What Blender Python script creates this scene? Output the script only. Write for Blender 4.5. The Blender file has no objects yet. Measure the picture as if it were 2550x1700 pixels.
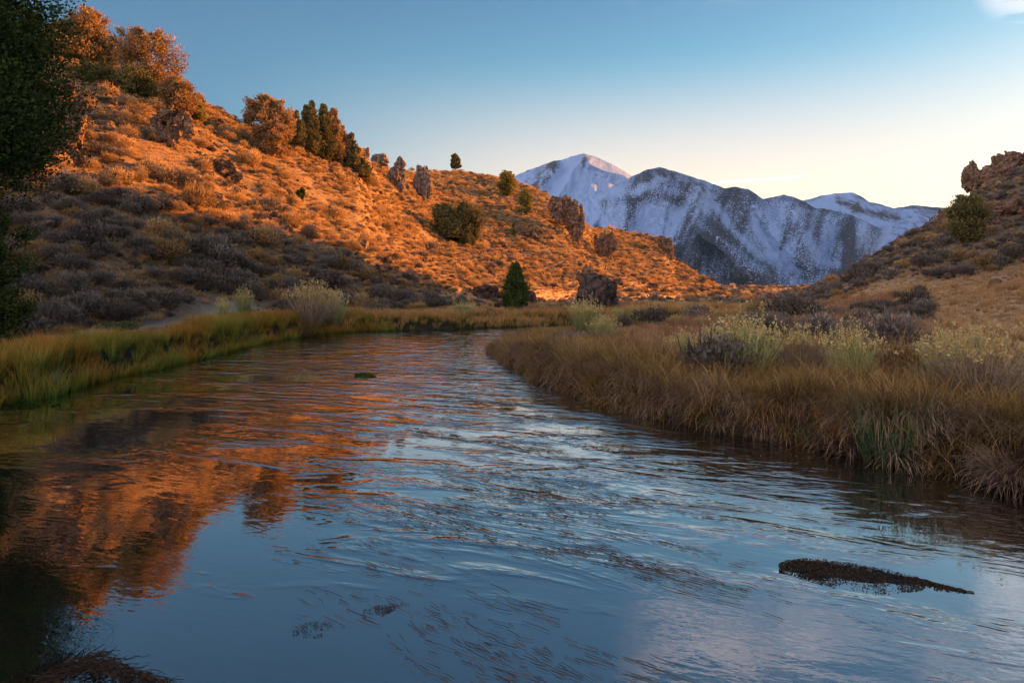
import bpy, math, random
import numpy as np

rng = np.random.default_rng(7)
C = bpy.context.scene.collection
F = 1700.0          # focal length in photograph pixels
CX, HY = 1275.0, 715.0   # principal column, horizon row
CAMZ = 3.0
HAZE = 0.9e-5
SUN_AZ, SUN_EL = math.radians(54), math.radians(10.5)

# ---------------------------------------------------------------- noise
def _h(ix, iy, iz, s):
    n = (ix.astype(np.int64) * 374761393 + iy.astype(np.int64) * 668265263 + iz.astype(np.int64) * 2147483647 + s * 1274126177) & 0xFFFFFFFF
    n = ((n ^ (n >> 13)) * 1274126177) & 0xFFFFFFFF
    n = (n ^ (n >> 16)) & 0xFFFFFFFF
    n = (n * 2246822519) & 0xFFFFFFFF
    n = n ^ (n >> 15)
    return n.astype(np.float64) / 4294967295.0

def vnoise(p, s=0):
    p = np.asarray(p, float)
    i = np.floor(p).astype(np.int64)
    f = p - i
    f = f * f * (3 - 2 * f)
    r = 0
    for dx in (0, 1):
        wx = f[..., 0] if dx else 1 - f[..., 0]
        for dy in (0, 1):
            wy = f[..., 1] if dy else 1 - f[..., 1]
            for dz in (0, 1):
                wz = f[..., 2] if dz else 1 - f[..., 2]
                r = r + wx * wy * wz * _h(i[..., 0] + dx, i[..., 1] + dy, i[..., 2] + dz, s)
    return r * 2 - 1

def fbm(p, octv=4, s=0, gain=0.5):
    a, t, r = 1.0, 0, 0
    for k in range(octv):
        r = r + a * vnoise(p * (2.03 ** k) + 17.3 * k, s + k)
        t += a
        a *= gain
    return r / t

def ridged(p, octv=4, s=0, gain=0.5):
    a, t, r = 1.0, 0, 0
    for k in range(octv):
        r = r + a * (1 - np.abs(vnoise(p * (2.07 ** k) + 11.1 * k, s + k)) * 2)
        t += a
        a *= gain
    return r / t

def P3(x, y, z=0.0):
    x = np.asarray(x, float)
    return np.stack([x, np.broadcast_to(np.asarray(y, float), x.shape), np.broadcast_to(np.asarray(z, float), x.shape)], -1)

def sstep(a, b, x):
    t = np.clip((x - a) / (b - a), 0, 1)
    return t * t * (3 - 2 * t)

# ---------------------------------------------------------------- mesh helpers
class MB:
    def __init__(self):
        self.v, self.f, self.h, self.r, self.n = [], [], [], [], 0
    def add(self, v, f, h=None, r=None):
        v = np.asarray(v, float).reshape(-1, 3)
        f = np.asarray(f, np.int64).reshape(-1, 4)
        self.v.append(v); self.f.append(f + self.n)
        self.h.append(np.zeros(len(v)) if h is None else np.broadcast_to(h, (len(v),)))
        self.r.append(np.zeros(len(v)) if r is None else np.broadcast_to(r, (len(v),)))
        self.n += len(v)
    def mesh(self, name, mat=None, smooth=False):
        return mk_mesh(name, np.concatenate(self.v), np.concatenate(self.f), mat, smooth,
                       {'h': np.concatenate(self.h), 'rnd': np.concatenate(self.r)})

def mk_mesh(name, v, f, mat=None, smooth=False, attrs=None):
    m = bpy.data.meshes.new(name)
    v = np.ascontiguousarray(v, np.float32); f = np.ascontiguousarray(f, np.int32)
    k = f.shape[1]
    m.vertices.add(len(v)); m.vertices.foreach_set('co', v.ravel())
    m.loops.add(f.size); m.loops.foreach_set('vertex_index', f.ravel())
    m.polygons.add(len(f)); m.polygons.foreach_set('loop_start', np.arange(0, f.size, k, dtype=np.int32))
    if smooth:
        m.polygons.foreach_set('use_smooth', np.ones(len(f), bool))
    for an, av in (attrs or {}).items():
        a = m.attributes.new(an, 'FLOAT', 'POINT')
        a.data.foreach_set('value', np.ascontiguousarray(av, np.float32))
    m.update(calc_edges=True)
    if mat: m.materials.append(mat)
    return m

def link(name, mesh, parent=None, loc=None, label=None, cat=None, group=None, kind=None):
    o = bpy.data.objects.new(name, mesh); C.objects.link(o)
    if parent: o.parent = parent
    if loc is not None: o.location = loc
    if label: o['label'] = label
    if cat: o['category'] = cat
    if group: o['group'] = group
    if kind: o['kind'] = kind
    return o

def tube(mb, path, rad, sides=6, r=0.0):
    path = np.asarray(path, float); n = len(path)
    d = np.gradient(path, axis=0); d /= np.linalg.norm(d, axis=1)[:, None] + 1e-9
    up = np.where(np.abs(d[:, 2:3]) > .9, [[1., 0, 0]], [[0, 0, 1.]])
    a = np.cross(d, up); a /= np.linalg.norm(a, axis=1)[:, None] + 1e-9
    b = np.cross(d, a)
    t = np.linspace(0, 2 * np.pi, sides, endpoint=False)
    rad = np.broadcast_to(rad, (n,))
    v = path[:, None] + rad[:, None, None] * (np.cos(t)[None, :, None] * a[:, None] + np.sin(t)[None, :, None] * b[:, None])
    i = np.arange(n - 1)[:, None] * sides; j = np.arange(sides)[None]; j2 = (j + 1) % sides
    f = np.stack([i + j, i + j2, i + sides + j2, i + sides + j], -1)
    mb.add(v.reshape(-1, 3), f.reshape(-1, 4), 0.0, r)

def unit(v):
    return v / (np.linalg.norm(v, axis=-1, keepdims=True) + 1e-9)

def leaves(mb, c, size, g, aspect=2.2, out=None, h=None, upb=0.4):
    """diamond leaves at c (N,3)"""
    n = len(c)
    d = g.normal(size=(n, 3))
    if out is not None: d = d * .8 + out * 1.0
    d[:, 2] += upb
    d = unit(d)
    s = unit(np.cross(d, g.normal(size=(n, 3))))
    size = np.broadcast_to(size, (n,))[:, None] * g.uniform(.6, 1.4, (n, 1))
    w = size / aspect
    v = np.stack([c - d * size * .5, c + s * w * .5, c + d * size * .5, c - s * w * .5], 1)
    f = np.arange(n * 4).reshape(n, 4)
    hh = np.repeat(h if h is not None else np.zeros(n), 4)
    mb.add(v.reshape(-1, 3), f, hh, np.repeat(g.uniform(size=n), 4))

def blades(mb, base, L, w, g, az=None, tilt=None, curl=None, nseg=4, taper=.8, rnd=None):
    n = len(base)
    L = np.broadcast_to(L, (n,)); w = np.broadcast_to(w, (n,))
    az = g.uniform(0, 2 * np.pi, n) if az is None else az
    tilt = np.abs(g.normal(0, .2, n)) if tilt is None else tilt
    curl = np.abs(g.normal(.6, .4, n)) if curl is None else curl
    s = np.linspace(0, 1, nseg + 1)
    ang = tilt[:, None] + curl[:, None] * s[None] ** 1.5
    dx = np.sin(ang); dz = np.cos(ang)
    seg = L[:, None] / nseg
    rx = np.concatenate([np.zeros((n, 1)), np.cumsum((dx[:, :-1] + dx[:, 1:]) / 2 * seg, 1)], 1)
    rz = np.concatenate([np.zeros((n, 1)), np.cumsum((dz[:, :-1] + dz[:, 1:]) / 2 * seg, 1)], 1)
    ca, sa = np.cos(az)[:, None], np.sin(az)[:, None]
    p = base[:, None] + np.stack([rx * ca, rx * sa, rz], -1)
    tw = az + g.normal(0, .7, n) + np.pi / 2
    side = np.stack([np.cos(tw), np.sin(tw), np.zeros(n)], -1)[:, None]
    ww = (w[:, None] * (1.02 - s[None]) ** taper)[..., None] * .5
    v = np.stack([p - side * ww, p + side * ww], 2)     # n,seg+1,2,3
    k = (nseg + 1) * 2
    b = np.arange(n)[:, None] * k + np.arange(nseg)[None] * 2
    f = np.stack([b, b + 1, b + 3, b + 2], -1).reshape(-1, 4)
    hh = np.broadcast_to(s[None, :, None], (n, nseg + 1, 2)).ravel()
    rn = g.uniform(size=n) if rnd is None else rnd
    mb.add(v.reshape(-1, 3), f, hh, np.repeat(rn, k))
    return p[:, -1]

# ---------------------------------------------------------------- materials
def mat(name):
    m = bpy.data.materials.new(name); m.use_nodes = True
    nt = m.node_tree; nt.nodes.clear()
    out = nt.nodes.new('ShaderNodeOutputMaterial')
    return m, nt, out

def N(nt, t, **kw):
    n = nt.nodes.new(t)
    for k, v in kw.items():
        if k.startswith('i_'):
            n.inputs[k[2:].replace('_', ' ')].default_value = v
        else:
            setattr(n, k, v)
    return n

def ramp(nt, fac, stops, interp='LINEAR'):
    r = nt.nodes.new('ShaderNodeValToRGB'); r.color_ramp.interpolation = interp
    e = r.color_ramp.elements
    while len(e) < len(stops): e.new(0.5)
    for k, (p, c) in enumerate(stops):
        e[k].position = p; e[k].color = (*c, 1) if len(c) == 3 else c
    nt.links.new(fac, r.inputs[0])
    return r.outputs[0]

def mixc(nt, fac, a, b, mode='MIX'):
    n = nt.nodes.new('ShaderNodeMix'); n.data_type = 'RGBA'; n.blend_type = mode
    for sock, val in ((n.inputs[0], fac), (n.inputs[6], a), (n.inputs[7], b)):
        if isinstance(val, (int, float)): sock.default_value = val
        elif isinstance(val, tuple): sock.default_value = (*val, 1) if len(val) == 3 else val
        else: nt.links.new(val, sock)
    return n.outputs[2]

def math_(nt, op, a, b=0.0, c=None, clamp=False):
    n = nt.nodes.new('ShaderNodeMath'); n.operation = op; n.use_clamp = clamp
    for k, val in enumerate((a, b) if c is None else (a, b, c)):
        if isinstance(val, (int, float)): n.inputs[k].default_value = val
        else: nt.links.new(val, n.inputs[k])
    return n.outputs[0]

def attr(nt, name, typ='GEOMETRY'):
    n = nt.nodes.new('ShaderNodeAttribute'); n.attribute_name = name; n.attribute_type = typ
    return n.outputs['Fac']

def pnoise(nt, scale, detail=4, rough=.55, vec=None, sc3=None, dist=0):
    if vec is None:
        vec = N(nt, 'ShaderNodeNewGeometry').outputs['Position']
    if sc3:
        mp = N(nt, 'ShaderNodeMapping'); mp.inputs['Scale'].default_value = sc3
        nt.links.new(vec, mp.inputs[0]); vec = mp.outputs[0]
    n = N(nt, 'ShaderNodeTexNoise'); n.inputs['Scale'].default_value = scale
    n.inputs['Detail'].default_value = detail; n.inputs['Roughness'].default_value = rough
    n.inputs['Distortion'].default_value = dist
    nt.links.new(vec, n.inputs['Vector'])
    return n.outputs['Fac']

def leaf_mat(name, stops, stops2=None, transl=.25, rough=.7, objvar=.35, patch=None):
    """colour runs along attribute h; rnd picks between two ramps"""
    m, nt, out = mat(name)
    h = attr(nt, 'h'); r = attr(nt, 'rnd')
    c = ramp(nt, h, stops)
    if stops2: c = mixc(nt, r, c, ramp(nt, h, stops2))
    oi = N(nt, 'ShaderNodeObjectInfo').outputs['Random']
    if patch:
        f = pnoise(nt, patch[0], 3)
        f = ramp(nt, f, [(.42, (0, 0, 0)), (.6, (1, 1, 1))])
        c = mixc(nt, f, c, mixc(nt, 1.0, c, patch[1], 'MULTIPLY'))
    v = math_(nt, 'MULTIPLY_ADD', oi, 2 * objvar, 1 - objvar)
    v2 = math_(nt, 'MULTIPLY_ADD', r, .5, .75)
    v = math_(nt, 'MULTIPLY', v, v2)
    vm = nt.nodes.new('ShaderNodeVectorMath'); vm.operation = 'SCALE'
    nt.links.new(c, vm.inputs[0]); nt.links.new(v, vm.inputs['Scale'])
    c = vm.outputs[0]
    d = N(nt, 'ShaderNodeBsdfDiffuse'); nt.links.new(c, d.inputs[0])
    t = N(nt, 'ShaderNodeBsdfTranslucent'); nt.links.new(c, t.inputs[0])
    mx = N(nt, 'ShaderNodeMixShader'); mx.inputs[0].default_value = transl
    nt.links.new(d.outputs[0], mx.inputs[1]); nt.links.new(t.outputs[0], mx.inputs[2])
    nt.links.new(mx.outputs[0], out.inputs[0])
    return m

def solid(name, c1, c2, scale=3, rough=.9, bump=.3, bscale=8, sc3=None, detail=8):
    m, nt, out = mat(name)
    f = pnoise(nt, scale, detail, .6, sc3=sc3)
    c = ramp(nt, f, [(.35, c1), (.65, c2)])
    if 'rock' in name:
        geo = N(nt, 'ShaderNodeNewGeometry').outputs['Position']
        wv = nt.nodes.new('ShaderNodeVectorMath'); wv.operation = 'MULTIPLY_ADD'
        nc = N(nt, 'ShaderNodeTexNoise'); nc.inputs['Scale'].default_value = .8; nt.links.new(geo, nc.inputs['Vector'])
        nt.links.new(nc.outputs['Color'], wv.inputs[0]); wv.inputs[1].default_value = (1.6, 1.6, 1.6); nt.links.new(geo, wv.inputs[2])
        vo = N(nt, 'ShaderNodeTexVoronoi'); vo.feature = 'DISTANCE_TO_EDGE'; vo.inputs['Scale'].default_value = .75; nt.links.new(wv.outputs[0], vo.inputs['Vector'])
        cr_ = ramp(nt, vo.outputs['Distance'], [(0, (.25, .22, .2)), (.09, (1, 1, 1))])
        c = mixc(nt, 1.0, c, cr_, 'MULTIPLY')
    b = N(nt, 'ShaderNodeBsdfPrincipled'); b.inputs['Roughness'].default_value = rough
    b.inputs['Specular IOR Level'].default_value = .2
    nt.links.new(c, b.inputs['Base Color'])
    if bump:
        bm = N(nt, 'ShaderNodeBump'); bm.inputs['Strength'].default_value = bump; bm.inputs['Distance'].default_value = .5
        nt.links.new(pnoise(nt, bscale, 8, .65, sc3=sc3), bm.inputs['Height'])
        nt.links.new(bm.outputs[0], b.inputs['Normal'])
    nt.links.new(b.outputs[0], out.inputs[0])
    return m

M = {}
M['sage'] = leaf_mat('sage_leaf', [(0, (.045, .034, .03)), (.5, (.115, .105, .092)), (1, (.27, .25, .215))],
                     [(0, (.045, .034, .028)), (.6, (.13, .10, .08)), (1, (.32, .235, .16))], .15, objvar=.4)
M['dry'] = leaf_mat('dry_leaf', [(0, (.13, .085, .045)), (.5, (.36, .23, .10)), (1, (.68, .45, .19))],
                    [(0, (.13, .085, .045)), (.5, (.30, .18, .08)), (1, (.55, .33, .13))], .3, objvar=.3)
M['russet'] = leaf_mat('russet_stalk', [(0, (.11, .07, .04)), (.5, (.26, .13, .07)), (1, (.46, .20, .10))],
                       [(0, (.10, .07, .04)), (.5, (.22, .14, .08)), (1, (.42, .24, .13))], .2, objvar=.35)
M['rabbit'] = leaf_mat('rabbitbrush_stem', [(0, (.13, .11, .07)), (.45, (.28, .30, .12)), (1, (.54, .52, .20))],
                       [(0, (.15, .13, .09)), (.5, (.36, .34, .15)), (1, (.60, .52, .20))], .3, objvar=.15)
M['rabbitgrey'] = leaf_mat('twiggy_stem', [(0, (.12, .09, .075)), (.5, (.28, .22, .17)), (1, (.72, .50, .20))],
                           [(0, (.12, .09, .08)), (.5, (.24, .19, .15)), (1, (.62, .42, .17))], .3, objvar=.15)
M['flower'] = leaf_mat('seed_head', [(0, (.60, .44, .16)), (1, (.74, .56, .26))], None, .35, objvar=.1)
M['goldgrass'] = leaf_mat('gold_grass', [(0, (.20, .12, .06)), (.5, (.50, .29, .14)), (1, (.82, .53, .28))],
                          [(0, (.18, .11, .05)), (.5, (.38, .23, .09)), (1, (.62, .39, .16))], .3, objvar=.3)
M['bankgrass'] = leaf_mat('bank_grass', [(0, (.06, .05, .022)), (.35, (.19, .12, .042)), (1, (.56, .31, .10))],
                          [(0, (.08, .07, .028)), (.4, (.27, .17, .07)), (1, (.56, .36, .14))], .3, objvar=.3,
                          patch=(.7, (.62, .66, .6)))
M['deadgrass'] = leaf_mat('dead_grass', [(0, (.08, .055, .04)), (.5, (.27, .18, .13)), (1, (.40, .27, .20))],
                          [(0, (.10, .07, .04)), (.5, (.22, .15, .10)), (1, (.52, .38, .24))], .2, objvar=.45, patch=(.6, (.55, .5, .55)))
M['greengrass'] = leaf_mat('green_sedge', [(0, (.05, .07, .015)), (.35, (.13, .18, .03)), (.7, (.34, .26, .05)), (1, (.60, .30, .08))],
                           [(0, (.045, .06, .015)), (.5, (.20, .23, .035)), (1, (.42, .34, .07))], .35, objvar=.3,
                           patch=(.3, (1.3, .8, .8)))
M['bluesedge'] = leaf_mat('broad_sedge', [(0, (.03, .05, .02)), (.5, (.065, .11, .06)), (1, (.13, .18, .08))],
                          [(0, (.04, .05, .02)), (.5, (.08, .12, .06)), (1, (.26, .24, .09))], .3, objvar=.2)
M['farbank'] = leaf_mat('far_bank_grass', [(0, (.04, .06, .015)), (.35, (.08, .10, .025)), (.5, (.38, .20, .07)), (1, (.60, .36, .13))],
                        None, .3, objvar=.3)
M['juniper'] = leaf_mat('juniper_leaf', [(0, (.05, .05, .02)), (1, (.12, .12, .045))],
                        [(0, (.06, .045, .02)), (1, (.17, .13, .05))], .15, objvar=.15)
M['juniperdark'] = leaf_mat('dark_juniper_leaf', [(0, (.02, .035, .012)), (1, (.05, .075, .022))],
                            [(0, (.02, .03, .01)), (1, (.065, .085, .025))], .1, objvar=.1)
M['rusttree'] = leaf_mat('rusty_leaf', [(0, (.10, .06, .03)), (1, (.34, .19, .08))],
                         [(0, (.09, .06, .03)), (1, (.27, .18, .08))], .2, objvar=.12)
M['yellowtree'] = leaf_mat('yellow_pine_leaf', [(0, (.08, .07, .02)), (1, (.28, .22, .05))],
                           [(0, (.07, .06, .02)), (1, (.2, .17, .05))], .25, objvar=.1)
M['moss'] = leaf_mat('water_moss', [(0, (.02, .03, .008)), (1, (.06, .09, .02))], None, .2)
M['weed'] = leaf_mat('river_weed', [(0, (.03, .021, .017)), (1, (.085, .058, .038))], None, .0)
M['bark'] = solid('bark', (.10, .075, .055), (.22, .17, .13), 6, sc3=(1, 1, .2))
M['rock'] = solid('rust_rock', (.09, .055, .04), (.30, .18, .11), .9, bump=1, bscale=2.2, detail=12)
M['rockdark'] = solid('lava_rock', (.045, .032, .028), (.15, .10, .08), 1.6, bump=.9, bscale=3, detail=10)
M['rockgrey'] = solid('pale_rock', (.10, .07, .055), (.32, .23, .17), 1.2, bump=1, bscale=3, detail=10)

# ---------------------------------------------------------------- river outline (x, y in metres)
LB = [(-17, -30), (-15, -12), (-14.5, 0), (-14, 8), (-13, 17.4), (-12.6, 18.4), (-13.2, 22.4), (-12.9, 26), (-13, 30.9), (-13.3, 35.9),
      (-12.4, 42.5), (-10.1, 45.9), (-5.4, 48.1), (-.7, 50.5), (4.1, 52.6), (10, 56), (16, 60), (19.5, 65), (20.5, 70), (20.5, 86), (18, 100), (14, 112)]
RB = [(13, -30), (13, -12), (11.5, 0), (9.6, 5), (8.3, 8), (7.4, 9.9), (7.14, 10.56), (7.05, 11.2), (6.07, 11.6), (5.53, 13), (5.0, 13.25), (3.94, 14.3),
      (2.96, 16), (1.9, 18.5), (1.2, 21.2), (.38, 24.8), (-.4, 27.6), (-1.1, 30.2), (-1.2, 33.3), (-.6, 39), (1.2, 44), (3.2, 47.0), (10, 50.5), (17, 54),
      (23, 60), (25.5, 68), (26, 86), (24, 100), (20, 112)]
POLY = np.array(LB + RB[::-1], float)

def river_d(x, y):
    """signed distance to the water's edge, positive on land"""
    x = np.asarray(x, float); y = np.asarray(y, float)
    sh = x.shape; x = x.ravel(); y = y.ravel()
    d2 = np.full(x.shape, 1e12); ins = np.zeros(x.shape, bool)
    n = len(POLY)
    for i in range(n):
        ax, ay = POLY[i]; bx, by = POLY[(i + 1) % n]
        ex, ey = bx - ax, by - ay
        t = np.clip(((x - ax) * ex + (y - ay) * ey) / (ex * ex + ey * ey), 0, 1)
        d2 = np.minimum(d2, (x - ax - t * ex) ** 2 + (y - ay - t * ey) ** 2)
        c = ((ay > y) != (by > y)) & (x < ex * (y - ay) / (ey if abs(ey) > 1e-9 else 1e-9) + ax)
        ins ^= c
    d = np.sqrt(d2)
    return np.where(ins, -d, d).reshape(sh)

# ---------------------------------------------------------------- terrain
def zc(Z, y):
    return CAMZ + Z * (HY - y) / F

cols = []     # (theta, [(r, z) x 7])
def col_px(x, flat, toe, mid, crest, behind, far=(700, 2.4)):
    """nodes given as (forward distance, photo row) or (distance, None, z)"""
    th = math.atan((x - CX) / F); c = math.cos(th); nodes = [(3.0, .5)]
    for q in (flat, toe, mid, crest):
        nodes.append((q[0] / c, q[2] if len(q) == 3 else zc(q[0], q[1])))
    nodes += [(behind[0] / c, behind[1]), (far[0] / c, far[1]), (60000.0, far[1])]
    cols.append((th, nodes))
def col_r(deg, *nodes):
    cols.append((math.radians(deg), [(3.0, .5)] + list(nodes) + [(700, 2.4), (60000.0, 2.4)]))

col_r(-180, (20, 1.0), (40, 1.2), (70, 3), (100, 5), (140, 3))
col_r(-120, (18, 1.0), (25, 1.2), (50, 13), (75, 28), (120, 25))
col_r(-90, (18, 1.0), (24, 1.2), (42, 12), (66, 28), (110, 25))
col_r(-60, (20, 1.0), (27, 1.1), (47, 12), (78, 31), (120, 28))
col_r(-45, (21, 1.0), (31, 1.1), (52, 12), (84, 31.5), (130, 28))
#       x     flat            toe         mid          crest       behind
col_px(0,    (20, None, .8), (30, 815), (50, 450), (82, 112), (130, 27))
col_px(163,  (21, None, .8), (31, 812), (50, 415), (82, 140), (130, 26))
col_px(300,  (22, None, .8), (33, 805), (52, 445), (84, 165), (130, 24))
col_px(470,  (27, None, .8), (38, 795), (58, 490), (87, 232), (130, 22))
col_px(600,  (31, None, .8), (43, 785), (64, 530), (92, 300), (135, 21))
col_px(750,  (40, None, .8), (50, 772), (72, 560), (102, 342), (150, 22))
col_px(888,  (46, None, .8), (58, 762), (82, 585), (118, 380), (170, 25))
col_px(1000, (50, None, .7), (72, 752), (105, 600), (165, 428), (230, 32))
col_px(1100, (54, None, .7), (88, 750), (130, 602), (215, 428), (290, 38))
col_px(1200, (56, None, .7), (100, 750), (148, 605), (235, 432), (300, 39))
col_px(1260, (57, None, .7), (106, 750), (155, 608), (235, 435), (300, 38))
col_px(1338, (60, None, .7), (118, 750), (160, 622), (222, 470), (290, 30))
col_px(1400, (60, None, .7), (128, 752), (165, 645), (212, 505), (260, 22))
col_px(1450, (60, None, .7), (135, 753), (170, 660), (220, 552), (290, 18))
col_px(1475, (60, None, .7), (138, 754), (178, 662), (240, 563), (300, 20))
col_px(1542, (62, None, .7), (148, 755), (190, 670), (260, 572), (320, 22))
col_px(1610, (62, None, .7), (160, 756), (200, 682), (265, 584), (330, 22))
col_px(1655, (62, None, .7), (170, 757), (205, 698), (262, 596), (310, 18))
col_px(1684, (62, None, .7), (178, 757), (208, 710), (258, 650), (310, 7))
col_px(1733, (62, None, .7), (190, 757), (212, 722), (250, 679), (300, 3))
col_px(1797, (62, None, .6), (200, 756), (215, 740), (240, 719), (300, -3))
col_px(1841, (62, None, .6), (210, 756), (225, 754), (245, 750), (420, -6), (490, 2.2))
col_px(1900, (62, None, .6), (150, 762), (250, 752), (300, 750), (435, -6), (500, 2.6))
col_px(1950, (60, None, .6), (95, 764), (130, 760), (150, 764), (440, -6), (505, 2.7))
col_px(2000, (55, None, .6), (90, 764), (115, 748), (145, 738), (300, -4), (500, 2.5))
col_px(2047, (52, None, .7), (88, 758), (118, 730), (150, 712), (330, 2), (500, 2.4))
col_px(2114, (46, None, .8), (85, 742), (118, 706), (160, 684), (440, 4))
col_px(2164, (44, None, .9), (83, 732), (116, 680), (168, 649), (480, 10))
col_px(2252, (40, None, 1.0), (80, 713), (112, 642), (178, 596), (480, 18))
col_px(2340, (36, None, 1.1), (76, 698), (108, 612), (188, 548), (480, 27))
col_px(2400, (34, None, 1.1), (74, 688), (106, 596), (194, 503), (480, 34))
col_px(2550, (30, None, 1.2), (68, 668), (104, 560), (205, 400), (480, 54))
col_r(41, (32, 1.8), (72, 8), (112, 20), (225, 47.5), (480, 60))
col_r(43, (32, 1.8), (72, 8), (118, 21), (285, 64), (400, 66))
col_r(45, (32, 1.8), (72, 8), (120, 22), (250, 60), (400, 50))
col_r(55, (30, 2.0), (66, 9), (115, 28), (210, 62), (400, 55))
col_r(70, (28, 1.8), (55, 8), (100, 28), (170, 56), (300, 50))
col_r(90, (26, 1.5), (45, 5), (80, 22), (130, 40), (250, 36))
col_r(120, (24, 1.3), (45, 4), (70, 12), (110, 24), (200, 20))
col_r(180, (20, 1.0), (40, 1.2), (70, 3), (100, 5), (140, 3))

th_f = np.radians(np.arange(-39, 39.001, .13))
th_all = np.concatenate([np.radians(np.arange(-180, -39.5, 1.2)), th_f, np.radians(np.arange(40, 180.01, 1.2))])
r_all = np.concatenate([np.geomspace(3, 620, 640), np.geomspace(640, 60000, 60)])
cth = np.array([c[0] for c in cols]); order = np.argsort(cth); cth = cth[order]
nodes = np.array([cols[i][1] for i in order])        # ncol, 8, 2
nr = np.stack([np.interp(th_all, cth, nodes[:, k, 0]) for k in range(8)], 1)
nz = np.stack([np.interp(th_all, cth, nodes[:, k, 1]) for k in range(8)], 1)
TZ = np.empty((len(th_all), len(r_all)))
for i in range(len(th_all)):
    TZ[i] = np.interp(r_all, nr[i], nz[i])
ker = np.hanning(15)[1:-1]; ker /= ker.sum()
Tp = np.pad(TZ, ((0, 0), (6, 6)), mode='edge')
TZ = sum(ker[k] * Tp[:, k:k + len(r_all)] for k in range(13))
TX = np.sin(th_all)[:, None] * r_all[None]; TY = np.cos(th_all)[:, None] * r_all[None]
RR = np.broadcast_to(r_all[None], TX.shape)
RD = river_d(TX, TY)
slopey = sstep(1.5, 7, TZ)
amp = .12 + slopey * np.clip(RR * .006, .25, 1.3)
pp = P3(TX, TY)
TZ = TZ + amp * fbm(pp / 9.0, 4, 3) + slopey * .16 * fbm(pp / 1.7, 3, 9)
# gullies running down the left slope
TZ = TZ - slopey * .9 * np.clip(ridged(P3(TX * .02, TY * .085), 2, 5) - .45, 0, 1) * (TX < 40)
# far plain: flatten
TZ = np.where(RR > 560, 2.45 + 0 * TZ, TZ)
# vertical fluting of the mesa wall
mesa = sstep(400, 440, RR) * (1 - sstep(505, 540, RR)) * (np.abs(TX - 190) < 130)
TZ = TZ + mesa * 1.3 * fbm(pp / np.array([9., 40., 1.]), 3, 21)
# river bed
low = sstep(23, 33, TY) * sstep(9, 3, TX) * (TX > -3) * (TY < 50)     # the low point of the near bank
low = np.maximum(low, .8 * sstep(30, 40, TY) * sstep(14, 8, TX) * (TX > -3) * (TY < 53))
TZ = TZ * (1 - low) + (.14 + .3 * (TZ - TZ.clip(None, .7))) * low
bankh = np.where(RD < 40, np.maximum(TZ, .32 - .2 * low), TZ)
w = sstep(-.25, .55, RD + .22 * fbm(pp / 1.1, 3, 31))
TZ = np.where(RD < 6, -.7 + (bankh + .7) * w, bankh)
TZ = np.where(RD < -.6, -.8, TZ)

lr = np.log(r_all)
def ground(x, y):
    x = np.asarray(x, float); y = np.asarray(y, float)
    th = np.arctan2(x, y); r = np.clip(np.hypot(x, y), 3.01, 59000)
    a = np.clip(np.searchsorted(th_all, th) - 1, 0, len(th_all) - 2)
    b = np.clip(np.searchsorted(r_all, r) - 1, 0, len(r_all) - 2)
    fa = np.clip((th - th_all[a]) / (th_all[a + 1] - th_all[a]), 0, 1)
    fb = (np.log(r) - lr[b]) / (lr[b + 1] - lr[b])
    return (TZ[a, b] * (1 - fa) * (1 - fb) + TZ[a + 1, b] * fa * (1 - fb) + TZ[a, b + 1] * (1 - fa) * fb + TZ[a + 1, b + 1] * fa * fb)

elev = (TZ - CAMZ) / RR
runmax = np.maximum.accumulate(np.where(RR > 5, elev, -9), axis=1)
def visible(x, y, z, top=1.0):
    th = np.arctan2(x, y); r = np.hypot(x, y)
    a = np.clip(np.searchsorted(th_all, th), 0, len(th_all) - 1)
    b = np.clip(np.searchsorted(r_all, r) - 1, 0, len(r_all) - 1)
    return (z + top - CAMZ) / r >= runmax[a, b] - .002

def hit(px, py):
    """where the sight line through a photo pixel meets the ground"""
    Z = np.geomspace(4, 5000, 6000)
    x = (px - CX) / F * Z; z = CAMZ + (HY - py) / F * Z
    g = ground(x, Z)
    ok = (g >= z) & (Z < 620)
    if ok.any(): k = np.argmax(ok)
    else:                                    # the line clears the skyline: stand on the crest
        el = np.where((Z > 30) & (Z < 400), (g - CAMZ) / Z, -9); k = int(np.argmax(el))
    return float(x[k]), float(Z[k]), float(g[k])

nA, nB = TX.shape
idx = np.arange(nA * nB).reshape(nA, nB)
faces = np.stack([idx[:-1, :-1], idx[:-1, 1:], idx[1:, 1:], idx[1:, :-1]], -1).reshape(-1, 4)
verts = np.stack([TX, TY, TZ], -1).reshape(-1, 3)
meadow = (sstep(8, 16, TX - 0.0 * TY) * (1 - sstep(2.4, 6.5, TZ)) * (TY > 5))
meadow = np.maximum(meadow, (1 - sstep(1.6, 3.2, TZ)) * sstep(42, 60, TY) * (RD > 0))
path = np.exp(-((RD - 5.2 - 1.2 * vnoise(P3(TX, TY) / 6, 4)) / .9) ** 2) * (TX < -5) * (TY < 46)

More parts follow.
